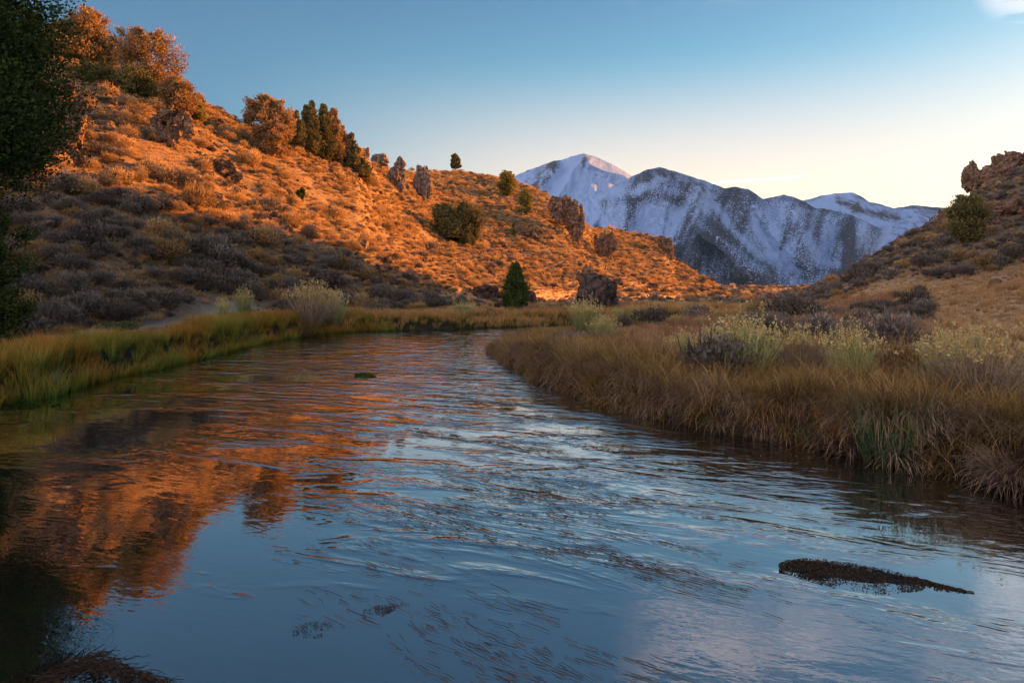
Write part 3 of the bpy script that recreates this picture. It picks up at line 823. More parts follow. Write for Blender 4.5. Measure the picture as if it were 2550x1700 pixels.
outcrop('rock_cliff', [(1436, 612, 40, 95), (1420, 570, 50, 70), (1395, 545, 50, 56), (1446, 575, 26, 70), (1380, 520, 36, 36), (1410, 520, 34, 36), (1432, 532, 22, 36)],
        'rust coloured cliff ending the upper ridge above the valley', 'rock', 23, 'cliff')
outcrop('rock_outcrop', [(1310, 590, 40, 34), (1335, 597, 36, 36), (1296, 578, 24, 22)], 'short outcrop on the upper slope left of the rust cliff', 'rock', 24)
outcrop('rock_outcrop', [(1500, 638, 26, 64), (1518, 640, 22, 70), (1488, 622, 18, 40), (1530, 622, 18, 34)], 'cluster of narrow pinnacles right of the rust cliff', 'rock', 25)
outcrop('rock_cliff', [(1664, 642, 26, 62), (1650, 620, 26, 36), (1672, 640, 16, 50)], 'dark cliff at the end of the farther spur', 'rock', 26, 'cliff')
rock('rock', 1336, 474, 12, 15, 'pointed knob on the skyline above the yellow pine', seed=27, tall=True)
rock('rock', 1355, 484, 18, 15, 'broad knob on the skyline left of the rust cliff', seed=28)
outcrop('rock_cliff', [(2480, 500, 140, 112), (2425, 482, 60, 86), (2550, 470, 120, 110), (2500, 440, 90, 60), (2600, 440, 110, 110), (2412, 460, 34, 50), (2660, 420, 120, 120)],
        'shaded reddish brown cliff on top of the right hill', 'rock', 29, 'cliff', Z=196)
outcrop('rock_outcrop', [(2352, 552, 26, 42), (2343, 550, 16, 34)], 'small dark crag at the left of the shrub on the right skyline', 'rock', 30)
rock('rock', 2532, 535, 70, 46, 'dark rock band on the right hill below the cliff', 'rock', seed=32)

# ---------------------------------------------------------------- trees
def tree(px, base, h, w, shape, label, seed, leaf='juniper', cat='tree', name='juniper_tree', group=None, ncl=70, per=160, lsize=None, trunk=.05, low=.08, xyz=None, hw=None, dead=0, gap=0.0):
    if xyz is None:
        x, y, z = hit(px, base); k = y / F; H, W = h * k, w * k
    else:
        x, y, z = xyz; H, W = hw
    g = np.random.default_rng(seed)
    root = bpy.data.objects.new(name, None); C.objects.link(root); root.location = (x, y, z - .05); root.empty_display_size = .2
    root['label'] = label; root['category'] = cat
    if group: root['group'] = group
    R = W / 2; ncl = int(ncl * 1.35)
    t = low + (1 - low) * g.uniform(0, 1, ncl)
    if shape == 'cone': env = (1 - t) ** .62 * (.55 + .45 * sstep(low, .25, t)) + .05
    elif shape == 'column': env = np.where(t > .7, (1 - t) / .3, 1) ** .6 * (.6 + .4 * sstep(0, .3, t)) + .04
    elif shape == 'round': env = np.sqrt(np.clip(1 - ((t - .52) / .52) ** 2, 0, 1)) * .95 + .05
    elif shape == 'dome': env = np.sqrt(np.clip(1 - t ** 2.2, 0, 1)) + .03
    else: env = np.sqrt(np.clip(1 - ((t - .6) / .45) ** 2, .05, 1))
    az = g.uniform(0, 6.283, ncl)
    env = env * (1 + .22 * np.sin(az * 2 + seed) + .16 * np.sin(az * 3 + t * 9 + seed))
    q = g.uniform(.12, 1, ncl) ** .55
    cr = np.maximum(R * .17, .225 * R * (env + .35)) * g.uniform(.75, 1.35, ncl)
    if gap: cr *= (1 - gap)
    rr = np.maximum(env * R * q - cr * .5, 0)
    c = np.stack([np.cos(az) * rr, np.sin(az) * rr, t * H - cr * .3], -1)
    c[:, 2] = np.minimum(c[:, 2], H - cr * .9)
    if lsize is None: lsize = max(.05, y / F * 5.0)
    mb = MB()
    lc = np.repeat(c, per, 0); lr_ = np.repeat(cr, per)
    d = unit(g.normal(size=(len(lc), 3)))
    rad = lr_ * g.uniform(.1, 1.0, len(lc)) ** .85
    ax_ = unit(np.stack([np.cos(az), np.sin(az), 1.3 + 0 * az], -1)); ax_ = np.repeat(ax_, per, 0)
    d = d + ax_ * (np.sum(d * ax_, 1)[:, None]) * .8
    pz = lc + d * rad[:, None] * np.array([1, 1, .85 if shape != 'cone' else 1.2])
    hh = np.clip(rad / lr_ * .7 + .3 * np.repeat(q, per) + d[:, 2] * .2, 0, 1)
    pz[:, 2] = np.maximum(pz[:, 2], .02 * H)
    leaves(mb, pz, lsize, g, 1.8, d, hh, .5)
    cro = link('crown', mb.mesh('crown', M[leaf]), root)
    tb = MB()
    lean = g.normal(0, .04, 2) * H
    ns = 9; ts = np.linspace(0, 1, ns)
    bend = np.stack([lean[0] * ts ** 2 + .02 * H * np.sin(ts * 5 + seed), lean[1] * ts ** 2, ts * H * .93], -1)
    tube(tb, bend, trunk * H * .55 * (1.05 - ts) + .004 * H, 8)
    nl = min(ncl, 44)
    for i in range(nl):
        s = np.clip(c[i, 2] / H - g.uniform(.08, .25), .04, .85)
        p0 = np.array([np.interp(s, ts, bend[:, j]) for j in range(3)]); p1 = c[i]
        mid = (p0 + p1) / 2 + np.array([0, 0, -.03 * H]) + g.normal(0, .015 * H, 3)
        a = np.linspace(0, 1, 5)[:, None]
        pth = (1 - a) ** 2 * p0 + 2 * a * (1 - a) * mid + a ** 2 * p1
        tube(tb, pth, trunk * H * .16 * (1.1 - np.linspace(0, 1, 5)) + .0015 * H, 5)
    link('trunk', tb.mesh('trunk', M['bark'], True), root)
    if dead:
        for i in range(dead):
            db = MB(); a0 = g.uniform(-1.1, .2); q0 = g.uniform(.42, .56)
            L = W * g.uniform(.42, .56)
            p0 = np.array([0, 0, q0 * H]); dirv = unit(np.array([math.cos(a0), math.sin(a0) - .4, g.uniform(.0, .6)]))
            a = np.linspace(.1, 1, 8)[:, None]
            tube(db, p0 + dirv * L * a + np.cumsum(g.normal(0, .03, (8, 3)), 0), .03 * (1.15 - np.linspace(0, 1, 8)), 5)
            link('dead_branch', db.mesh('dead_branch', M['bark'], True), root)
    EXCL.append((x, y, W * .38))
    return root

# the big dark juniper at the left edge
bx_, by_ = -19.3, 22.5
tree(0, 0, 0, 0, 'column', 'very large dark green juniper in shade at the left edge, nearest tree', 501, 'juniperdark', xyz=(bx_, by_, float(ground(bx_, by_))), hw=(16.0, 7.7), ncl=420, per=520, lsize=.125, trunk=.035, low=.41, dead=6)
# lower skirt of foliage seen at the frame edge belongs to a second young one
tree(0, 0, 0, 0, 'column', 'narrow dark young juniper low at the left edge, under the big one', 502, 'juniperdark', xyz=(-18.4, 23.5, float(ground(-18.4, 23.5))), hw=(5.0, 2.9), ncl=70, per=320, lsize=.12, name='juniper_tree')

SK = 'trees along the left skyline'
tree(78, 92, 100, 56, 'round', 'rust lit tree on the skyline, farthest left behind the dark juniper', 511, 'rusttree', group=SK, ncl=50)
tree(120, 92, 76, 50, 'dome', 'small domed orange tree on the skyline, second from the left', 512, 'rusttree', group=SK, ncl=50)
tree(165, 146, 92, 96, 'round', 'squat olive brown tree on the skyline in front of a larger one', 513, 'juniper', group=SK, ncl=70)
tree(222, 152, 132, 124, 'dome', 'wide many lobed tree on the skyline left of the open branched tree', 514, 'rusttree', group=SK, ncl=110)
tree(207, 146, 72, 30, 'cone', 'small golden young tree in front of the wide many lobed tree', 515, 'yellowtree', group=SK, ncl=40)
tree(272, 156, 74, 46, 'round', 'low olive tree right of the wide many lobed tree', 516, 'juniper', group=SK, ncl=50)
tree(365, 236, 162, 168, 'open', 'large open branched rusty tree showing sky between its limbs', 517, 'rusttree', group=SK, ncl=150, per=110, gap=.36, trunk=.06)
tree(440, 285, 92, 96, 'dome', 'bushy rust brown tree growing over the outcrop at the skyline', 518, 'rusttree', group=SK, ncl=90)
tree(240, 208, 48, 120, 'dome', 'low dark spreading shrub under the wide many lobed tree', 519, 'juniper', name='juniper_shrub', cat='shrub', ncl=70)
tree(345, 240, 66, 120, 'dome', 'low dark spreading shrub at the foot of the open branched tree', 520, 'juniper', name='juniper_shrub', cat='shrub', ncl=70)
tree(482, 300, 44, 56, 'dome', 'olive shrub on the skyline slope right of the bushy rust brown tree', 521, 'yellowtree', name='juniper_shrub', cat='shrub', ncl=40)
tree(664, 386, 146, 112, 'round', 'large orange lit tree standing alone on the slope by the skyline', 522, 'rusttree', ncl=170, per=130, gap=.32)
tree(616, 303, 32, 24, 'open', 'tiny dark tree at the left shoulder of the large orange lit tree', 523, 'juniper', ncl=20)
CG = 'conifers in the dense group on the ridge'
tree(738, 372, 94, 50, 'cone', 'leftmost pointed conifer of the dense group on the ridge', 524, 'juniper', name='conifer_tree', group=CG, ncl=90, gap=.12, per=120)
tree(762, 380, 116, 46, 'cone', 'slim dark conifer, second from the left in the dense group', 525, 'juniper', name='conifer_tree', group=CG, ncl=105, gap=.12, per=120)
tree(776, 388, 134, 58, 'cone', 'tallest dark conifer with the sharp tip in the dense group', 526, 'juniper', name='conifer_tree', group=CG, ncl=120, gap=.12, per=120)
tree(806, 400, 138, 64, 'cone', 'broad blunt topped conifer in the middle of the dense group', 527, 'juniper', name='conifer_tree', group=CG, ncl=135, gap=.12, per=120)
tree(830, 408, 136, 58, 'cone', 'rust tinged conifer just right of the blunt topped one', 528, 'rusttree', name='conifer_tree', group=CG, ncl=120, gap=.12, per=120)
tree(850, 414, 98, 56, 'cone', 'shorter rust tinged conifer sloping down at the right of the group', 529, 'rusttree', name='conifer_tree', group=CG, ncl=90, gap=.12, per=120)
tree(874, 428, 95, 52, 'cone', 'rightmost small spired conifer of the dense group', 530, 'juniper', name='conifer_tree', group=CG, ncl=90, gap=.12, per=120)
tree(893, 440, 46, 66, 'dome', 'low olive juniper shrub at the right foot of the conifer group', 531, 'juniper', name='juniper_shrub', cat='shrub', ncl=50)
tree(1134, 432, 46, 34, 'round', 'lone small pine with a bare trunk on the far skyline', 532, 'juniper', name='pine_tree', ncl=30, low=.42, trunk=.09, gap=.25)
tree(1262, 488, 62, 46, 'column', 'yellow green pine just below the far skyline, upper of two', 533, 'yellowtree', name='pine_tree', ncl=50)
tree(1308, 536, 66, 36, 'column', 'yellow green pine on the dark slope, lower of two', 534, 'yellowtree', name='pine_tree', ncl=50)
tree(1280, 588, 34, 18, 'cone', 'tiny slim conifer beside the short outcrop', 535, 'juniper', name='conifer_tree', ncl=24)
tree(1104, 592, 84, 74, 'dome', 'wide dark olive juniper in the sunlit slope, left of a pair', 536, 'juniper', ncl=90)
tree(1156, 612, 108, 78, 'column', 'taller brown olive juniper in the sunlit slope, right of a pair', 537, 'juniper', ncl=100)
tree(750, 502, 34, 24, 'round', 'small round green shrub alone in the sunlit slope', 538, 'juniperdark', name='juniper_shrub', cat='shrub', ncl=24)
tree(1284, 774, 116, 92, 'cone', 'dark green conical juniper on the shaded flat below the slope', 539, 'juniperdark', ncl=210, per=170, low=.03, gap=.22)
tree(2410, 604, 118, 98, 'round', 'large dark round juniper shrub on the right hill', 540, 'juniper', name='juniper_shrub', cat='shrub', ncl=120, low=.0)
tree(1734, 778, 14, 12, 'open', 'small dark bare bush before the sunlit toe of the spur', 541, 'juniperdark', name='bush', cat='shrub', ncl=14)

# ---------------------------------------------------------------- rabbitbrush and other single shrubs
FAN = [fan_mesh(600 + i, 300, .5, 1.0, .012, 'rabbit') for i in range(3)]
FANG = [fan_mesh(620 + i, 420, .5, 1.0, .010, 'rabbitgrey', spread=.95) for i in range(2)]
FANFAR = [fan_mesh(640 + i, 130, .5, 1.0, .03, 'rabbit') for i in range(2)]
def fan(px, base, h, w, label, variant, name='rabbitbrush', group=None, cat='shrub', xyz=None, hw=None, flip=0.0, hs=1.0):
    if xyz is None:
        x, y, z = hit(px, base); H, W = h * y / F, w * y / F
    else: x, y, z = xyz; H, W = hw
    root = bpy.data.objects.new(name, None); C.objects.link(root); root.location = (x, y, z - .03); root.empty_display_size = .2
    root.scale = (W / 1.1, W / 1.1, H * 1.32 * hs); root.rotation_euler.z = flip
    root['label'] = label; root['category'] = cat
    if group: root['group'] = group
    s, f = variant
    link('stems', s, root)
    if f: link('seed_heads', f, root, kind='stuff')
    EXCL.append((x, y, W * .4))
    return root
fan(1458, 838, 88, 92, 'tall rabbitbrush with pale tips on the near meadow below the huge boulder', FAN[0], hs=.85)
fan(1502, 852, 60, 84, 'rounded pale rabbitbrush right beside the one below the huge boulder', FAN[1], hs=.85)
fan(1858, 955, 138, 190, 'largest green stemmed rabbitbrush with cream seed heads on the near bank', FAN[0])
fan(1770, 940, 96, 120, 'rabbitbrush leaning at the left of the largest one on the near bank', FAN[2])
fan(1700, 905, 66, 84, 'small sparse rabbitbrush with yellow heads at the left of its neighbours on the near bank', FAN[1])
fan(2000, 950, 110, 150, 'grey twiggy bush between the two flowering rabbitbrushes on the near bank', FANG[0], name='twiggy_bush')
fan(2120, 970, 128, 140, 'rabbitbrush topped by dense cream seed heads in the middle of the near bank', FAN[1], flip=1.2)
fan(2440, 1010, 150, 250, 'very wide golden topped grey stemmed bush at the right edge of the near bank', FANG[1], name='twiggy_bush')
fan(2345, 960, 110, 120, 'yellow headed rabbitbrush at the left of the very wide golden bush', FAN[2])
fan(2432, 884, 50, 54, 'small green rabbitbrush alone in the golden grass behind the wide bush', FAN[2], flip=2.0)
fan(607, 790, 58, 50, 'pale yellow tipped rabbitbrush at the foot of the left slope, upper one', FAN[1])
fan(556, 812, 58, 40, 'pale yellow tipped rabbitbrush beside the path, lower one', FAN[0])
fan(775, 822, 92, 120, 'broad rabbitbrush with pale tips behind the orange grass mound', FANG[0])
fan(835, 815, 70, 70, 'smaller rabbitbrush at the right of the broad one behind the mound', FAN[2])
fan(1150, 794, 36, 64, 'rounded olive shrub on the far bank between small boulders', FANFAR[0], name='olive_shrub')
for q in range(34):
    pxq = 1490 + 560 * (q + rng.uniform(0, .9)) / 34; pyq = rng.uniform(778, 812) + (14 if 1735 < pxq < 1815 else 0)
    ro = fan(pxq, pyq, rng.uniform(22, 34), rng.uniform(34, 56), 'pale yellow rabbitbrush in the band crossing the middle of the right meadow', (FANFAR[q % 2]), group='rabbitbrush across the middle of the meadow', flip=q, hs=.7)
x_, y_, z_ = hit(293, 830); k_ = y_ / F
o = link('grey_shrub', sage_mesh('grey_shrub', 77, 2200, .06, 'bluesedge', flat=.5), loc=(x_, y_, z_), label='soft grey green shrub beside the path above the left bank', cat='shrub'); o.scale = (88 * k_, 88 * k_, 62 * k_); EXCL.append((x_, y_, 1.0))

# ---------------------------------------------------------------- scattered shrubs
def clear_of(x, y):
    ok = np.ones(len(x), bool)
    for ex, ey, er in EXCL:
        ok &= (x - ex) ** 2 + (y - ey) ** 2 > er * er
    return ok
def inview(x, y, m=1.12):
    return (y > 3) & (np.abs(x) < (.75 * m) * y + 3)

S = []   # x, y, z, size, kind (0 sage, 1 dry)
def scatter_shrubs(x0, x1, y0, y1, s, dens, size, pdry, cond):
    X, Y = jitter(x0, x1, y0, y1, s)
    ok = inview(X, Y) & (rng.uniform(size=X.size) < dens)
    X, Y = X[ok], Y[ok]
    Zg = ground(X, Y); d = river_d(X, Y)
    ok = cond(X, Y, Zg, d) & visible(X, Y, Zg, 1.2) & clear_of(X, Y) & (fbm(P3(X / 3.5, Y / 3.5), 3, 66) > -.32)
    X, Y, Zg = X[ok], Y[ok], Zg[ok]
    pd = pdry + .35 * fbm(P3(X / 7, Y / 7), 3, 70) + .34 * sstep(7.5, 12, Zg) * (X < 45)  # golden share rises with height, brightening the sunlit slope by plant colour
    k = (rng.uniform(size=X.size) < pd).astype(int)
    S.append(np.stack([X, Y, Zg, size * rng.lognormal(0, .42, X.size), k], 1))
hillL = lambda X, Y, Z, d: (X < 45) & (Z > 1.15) & (d > 5.5) & (Z > .02 * 0)
pathd = lambda X, Y: np.abs(river_d(X, Y) - 5.2 - 1.2 * vnoise(P3(X, Y) / 6, 4)) > .9
scatter_shrubs(-75, 0, 14, 70, 1.0, .9, 1.12, .27, lambda X, Y, Z, d: (d > 3.6) & pathd(X, Y) & (Z > .9))
scatter_shrubs(-75, 30, 70, 140, .80, .86, .78, .62, lambda X, Y, Z, d: (d > 5) & (Z > 2.0))
scatter_shrubs(-60, 110, 140, 330, 1.1, .88, .98, .58, lambda X, Y, Z, d: (Z > .9 - .012 * np.maximum(Y - 140, 0)) & (X < .36 * Y))
# right hill
scatter_shrubs(20, 190, 70, 240, 1.6, .55, 1.35, .2, lambda X, Y, Z, d: (Z > np.where(Y > 92, .9, 3.8)) & (X > .38 * Y))
# near meadow, right: sage band
scatter_shrubs(2, 46, 14, 62, 1.15, .6, 1.0, .10, lambda X, Y, Z, d: (d > 2.4) & (fbm(P3(X / 5, Y / 5), 3, 90) > .06) & (X < .62 * Y))
scatter_shrubs(6, 40, 25, 52, .85, .8, .78, .06, lambda X, Y, Z, d: (d > 3) & (X > .34 * Y) & (X < .60 * Y + 2 * fbm(P3(X / 4, Y / 4), 2, 95)) & (Y > 27 + 3 * fbm(P3(X / 5, Y / 5), 2, 96)))
scatter_shrubs(10, 110, 60, 240, 1.7, .42, .95, .35, lambda X, Y, Z, d: (Z < 2.2) & (d > 1.2) & (X < .47 * Y))
# valley floor and plateau far away
scatter_shrubs(20, 330, 190, 620, 2.6, .7, 1.7, .3, lambda X, Y, Z, d: (Z < 6) & (X > .25 * Y) & (X < .52 * Y))
# flat on the far bank
scatter_shrubs(-30, 20, 46, 125, 1.3, .30, .8, .3, lambda X, Y, Z, d: (Z < 2.0) & (d > 4.5))
S = np.concatenate(S)
dist = np.hypot(S[:, 0], S[:, 1])
px_ = CX + S[:, 0] / S[:, 1] * F
infr = (px_ > 0) & (px_ < 2550)
score = S[:, 3] / dist * infr
def zone(x, y, z):
    d = float(river_d(np.array([x]), np.array([y]))[0])
    if x < .0 * y and y < 45 or (x < -10): 
        return 'lower' if z < 7 else ('middle' if z < 14 else 'upper')
    if x > 0 and y < 66: return 'meadow'
    if x > .38 * y: return 'righthill'
    return 'far'
ZL = {
 0: {'lower': 'grey brown sagebrush on the shaded foot of the left hillside', 'middle': 'dull grey sagebrush partway up the left hillside', 'upper': 'sagebrush high on the sunlit left hillside',
     'meadow': 'dark purplish sagebrush in the near right meadow', 'righthill': 'dark sagebrush on the shaded right hill', 'far': 'small sagebrush on the flat beyond the river bend'},
 1: {'lower': 'dry golden orange bush on the shaded foot of the left hillside', 'middle': 'dry golden bush partway up the left hillside', 'upper': 'dry golden bush high on the sunlit left hillside',
     'meadow': 'dry golden bush in the near right meadow', 'righthill': 'dry tan bush on the shaded right hill', 'far': 'small dry bush on the flat beyond the river bend'}}
rest = np.ones(len(S), bool)
for kind, meshes, nm, cat, cnt in ((0, SAGE, 'sagebrush', 'sagebrush', 290), (1, DRY, 'dry_bush', 'bush', 290)):
    cand = np.where((S[:, 4] == kind))[0]
    cand = cand[np.argsort(-score[cand])][:cnt]
    for j in cand:
        x, y, z, s, _ = S[j]
        zz = zone(x, y, z)
        o = bpy.data.objects.new(nm, meshes[int(rng.integers(len(meshes)))]); C.objects.link(o)
        o.location = (x, y, z - .04 * s); o.rotation_euler = (0, 0, rng.uniform(0, 6.28)); hs = s * rng.uniform(.85, 1.3); o.scale = (s, s, hs)
        o['label'] = ZL[kind][zz]; o['category'] = cat; o['group'] = ZL[kind][zz].replace('sagebrush', 'sagebrush bushes').replace('golden bush', 'golden bushes')
        rest[j] = False
R_ = S[rest]; rd = dist[rest]
for kind, hi, lo, nm, lab in ((0, SAGE, SAGE_LO, 'sagebrush_cover', 'countless sagebrush covering the hillsides and meadow'),
                              (1, DRY, DRY_LO, 'dry_bush_cover', 'countless dry golden bushes covering the hillsides')):
    q = R_[R_[:, 4] == kind]; dd = rd[R_[:, 4] == kind]
    col_ = proto_coll(nm + '_kinds', hi + lo)
    pick = np.where(dd < 60, rng.integers(0, len(hi), len(q)), len(hi) + rng.integers(0, len(lo), len(q)))
    rot = np.zeros((len(q), 3)); rot[:, 2] = rng.uniform(0, 6.28, len(q))
    sc = np.stack([q[:, 3], q[:, 3], q[:, 3] * rng.uniform(.85, 1.3, len(q))], 1)
    gn_scatter(nm, col_, q[:, :3] - np.array([0, 0, .04]), rot, sc, pick, lab)
print('shrubs', len(S), 'rest', len(R_))

# ---------------------------------------------------------------- grasses
def grass(name, label, protos, X, Y, scale, rotz=None, zoff=0.0, hscale=None):
    Zg = ground(X, Y)
    if name in ('bank_sedge', 'far_bank_grass', 'overhanging_grass'): Zg = np.maximum(Zg, -.06)
    n = len(X)
    rot = np.zeros((n, 3)); rot[:, 2] = rng.uniform(0, 6.28, n) if rotz is None else rotz
    if name in ('bank_grass', 'overhanging_grass', 'broken_stalks', 'russet_stalks'):
        scale = scale * (1 - .42 * sstep(23, 33, Y) * sstep(12, 6, X))
    sc = scale * rng.uniform(.6, 1.3, n) * (1 + .55 * fbm(P3(X / 1.3, Y / 1.3), 3, 57))
    hz = sc if hscale is None else sc * hscale
    gn_scatter(name, proto_coll(name + '_kinds', protos), np.stack([X, Y, Zg + zoff], 1), rot, np.stack([sc, sc, hz], 1), rng.integers(0, len(protos), n), label)
    print(name, n)

def dgrad(X, Y, e=.15):
    gx_ = river_d(X + e, Y) - river_d(X - e, Y); gy_ = river_d(X, Y + e) - river_d(X, Y - e)
    return np.arctan2(-gy_, -gx_)     # heading toward the water

# hillside bunch grass between shrubs
X, Y = jitter(-70, 10, 14, 110, .52); Zg = ground(X, Y); d = river_d(X, Y)
ok = inview(X, Y) & (d > 3.2) & visible(X, Y, Zg, .6) & (Zg > .8) & (rng.uniform(size=X.size) < .75) & (fbm(P3(X / 4, Y / 4), 2, 44) > -.35) & (pathd(X, Y) | (rng.uniform(size=X.size) < .12))
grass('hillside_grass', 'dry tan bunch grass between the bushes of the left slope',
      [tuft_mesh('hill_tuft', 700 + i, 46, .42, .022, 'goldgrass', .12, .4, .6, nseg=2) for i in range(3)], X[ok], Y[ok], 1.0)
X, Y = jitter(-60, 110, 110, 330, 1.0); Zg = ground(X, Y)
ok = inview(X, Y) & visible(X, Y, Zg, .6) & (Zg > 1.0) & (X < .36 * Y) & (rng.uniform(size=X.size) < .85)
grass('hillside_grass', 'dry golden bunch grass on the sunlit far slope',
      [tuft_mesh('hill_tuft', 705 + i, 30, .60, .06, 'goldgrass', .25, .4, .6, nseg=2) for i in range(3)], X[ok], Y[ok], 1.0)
# golden meadow on the right
X, Y = jitter(6, 95, 14, 105, .55); Zg = ground(X, Y); d = river_d(X, Y)
ok = inview(X, Y) & (d > 2.0) & visible(X, Y, Zg, .5) & (Zg < 9) & (rng.uniform(size=X.size) < np.where(Y < 60, .9, .5)) & ((X > .46 * Y - 4) | (Y < 50))
grass('meadow_grass', 'short golden dry grass of the right meadow',
      [tuft_mesh('meadow_tuft', 710 + i, 44, .34, .02, 'goldgrass', .2, .35, .5, nseg=2) for i in range(3)], X[ok], Y[ok], .95)
X, Y = X[ok], Y[ok]; k_ok = (rng.uniform(size=X.size) < .12) & (fbm(P3(X / 6, Y / 6), 3, 33) > -.1)
grass('meadow_bunches', 'taller pale straw bunches standing in the right meadow', [tuft_mesh('straw_tuft', 718, 60, .7, .024, 'goldgrass', .16, .3, .5, nseg=2)], X[k_ok], Y[k_ok], .8)
# yellow grass on flat beyond the river
X, Y = jitter(-25, 30, 48, 130, .6); Zg = ground(X, Y); d = river_d(X, Y)
ok = inview(X, Y) & (d > 2.0) & visible(X, Y, Zg, .5) & (Zg < 2.6) & (rng.uniform(size=X.size) < .55)
grass('flat_grass', 'pale yellow grass on the flat across the river', [tuft_mesh('flat_tuft', 715 + i, 30, .26, .03, 'goldgrass', .2, .3, .5, nseg=2) for i in range(2)], X[ok], Y[ok], 1.0)
# russet stalks in the right meadow
X, Y = jitter(1, 60, 15, 90, .5); Zg = ground(X, Y); d = river_d(X, Y)
nn = fbm(P3(X / 6, Y / 4), 3, 91)
ok = inview(X, Y) & (d > 2.2) & visible(X, Y, Zg, .8) & (X < .50 * Y + 1.5 + (3 + .1 * Y) * fbm(P3(X / 9, Y / 9), 3, 93)) & (nn < .18) & clear_of(X, Y)
grass('russet_stalks', 'russet brown seed stalks across the near meadow', [tuft_mesh('russet_tuft', 720 + i, 60, .62, .016, 'russet', .22, .16, .2, nseg=2) for i in range(3)], X[ok], Y[ok], 1.0)

# near right bank: upright top and drooping edge
rightside = lambda X, Y: (X > -2.5) & (Y < 47) & (X > -2.6)
X, Y = jitter(-2.5, 16, 5, 50, .27); d = river_d(X, Y)
ok = inview(X, Y, 1.3) & (d > .25) & (d < 3.2 + .8 * vnoise(P3(X, Y) / 3, 8)) & rightside(X, Y) & (Y < 46) & ((X > 0) | (Y < 42)) & (rng.uniform(size=X.size) < .9)
X, Y = X[ok], Y[ok]
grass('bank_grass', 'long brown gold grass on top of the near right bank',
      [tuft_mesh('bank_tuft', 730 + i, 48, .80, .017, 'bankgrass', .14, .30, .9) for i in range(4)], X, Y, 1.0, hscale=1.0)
X, Y = jitter(-2.5, 16, 5, 46, .17); d = river_d(X, Y)
ok = inview(X, Y, 1.3) & (d > .05) & (d < 1.15) & rightside(X, Y)
X, Y = X[ok], Y[ok]
grass('overhanging_grass', 'matted dead grass drooping from the near bank into the water',
      [tuft_mesh('droop_tuft', 740 + i, 44, .85, .016, 'deadgrass', .10, .55, 1.9, lean=.55, nseg=6) for i in range(4)]
      + [tuft_mesh('droop_tuft', 745 + i, 60, .85, .012, 'bankgrass', .14, .5, 1.8, lean=.6, nseg=6) for i in range(3)],
      X, Y, .95, rotz=dgrad(X, Y) + rng.normal(0, .35, len(X)), zoff=.05)
X, Y = jitter(-2.5, 16, 5, 46, .5); d = river_d(X, Y)
ok = inview(X, Y, 1.3) & (d > .1) & (d < 2.8) & rightside(X, Y) & (rng.uniform(size=X.size) < .75)
grass('broken_stalks', 'bent and broken straw coloured stalks among the near bank grass', [tuft_mesh('stalk_tuft', 770 + i, 9, 1.05, .02, 'goldgrass', .1, .7, 1.0, nseg=4) for i in range(4)], X[ok], Y[ok], .9)
# left bank sedge
X, Y = jitter(-21, -8, 10, 47, .24); d = river_d(X, Y)
ok = inview(X, Y, 1.3) & (d > -.22) & (d < 1.7 + .6 * vnoise(P3(X, Y) / 3, 12)) & (X < -8)
X, Y = X[ok], Y[ok]
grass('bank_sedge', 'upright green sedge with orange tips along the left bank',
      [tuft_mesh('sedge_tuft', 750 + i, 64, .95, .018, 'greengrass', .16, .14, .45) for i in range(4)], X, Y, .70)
# far bank grass
X, Y = jitter(-12, 30, 42, 100, .33); d = river_d(X, Y)
ok = (d > .02) & (d < 3.6) & ((Y > 46.5) | (X < -8)) & ~((X > 1) & (Y < 51)) & (X > -11.8) & ((X < 18) | (Y > 60)) & ((Y < 62) | (d < 1.5)) & ~((X > 21) & (Y < 76))
X, Y = X[ok], Y[ok]
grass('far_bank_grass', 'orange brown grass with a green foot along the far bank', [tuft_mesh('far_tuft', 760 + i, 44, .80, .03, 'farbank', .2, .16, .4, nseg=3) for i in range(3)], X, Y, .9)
# green grass nose of the right bank
X, Y = jitter(-2.6, 1.5, 23, 34, .16); d = river_d(X, Y)
ok = (d > -.15) & (d < .45)
grass('nose_grass', 'short bright green grass at the point of the near bank', [tuft_mesh('nose_tuft', 765, 60, .38, .016, 'greengrass', .12, .4, .6, nseg=3)], X[ok], Y[ok], .8, zoff=.0)

# single clumps at the water
def clump(name, px, base, h, w, label, matl, n=240, bw=.022, tilt=.22, curl=.35, seed=1, cat='grass clump', dz=0, lean=None, nseg=5):
    x, y, z = hit(px, base); k = y / F
    me = tuft_mesh(name, seed, n, h * k * 1.1, bw, matl, w * k * .36, tilt, curl, lean=lean, nseg=nseg)
    o = link(name, me, loc=(x, y, z + dz), label=label, cat=cat); EXCL.append((x, y, w * k * .3)); return o
clump('sedge_clump', 2215, 1150, 150, 170, 'broad bladed blue green sedge clump at the water edge of the near bank, largest', 'bluesedge', 260, .026, seed=801)
clump('sedge_clump', 2010, 1105, 60, 70, 'small blue green sedge clump at the water edge, left of the largest', 'bluesedge', 120, .016, seed=802)
clump('sedge_clump', 110, 985, 80, 90, 'dark blue green sedge clump in the water at the left bank', 'bluesedge', 200, .02, seed=803)
clump('grass_mound', 748, 842, 66, 84, 'rounded orange brown grass mound on the left bank', 'bankgrass', 900, .02, .4, 1.1, 804, 'grass mound')
clump('grass_mound', 1307, 812, 20, 34, 'brown grassy hummock standing in the channel at the bend', 'deadgrass', 500, .02, .5, 1.4, 805, 'grass mound')
clump('grass_mound', 2540, 1200, 120, 160, 'coarse matted grass mound at the right edge of the near bank', 'deadgrass', 900, .014, .6, 1.5, 806, 'grass mound')

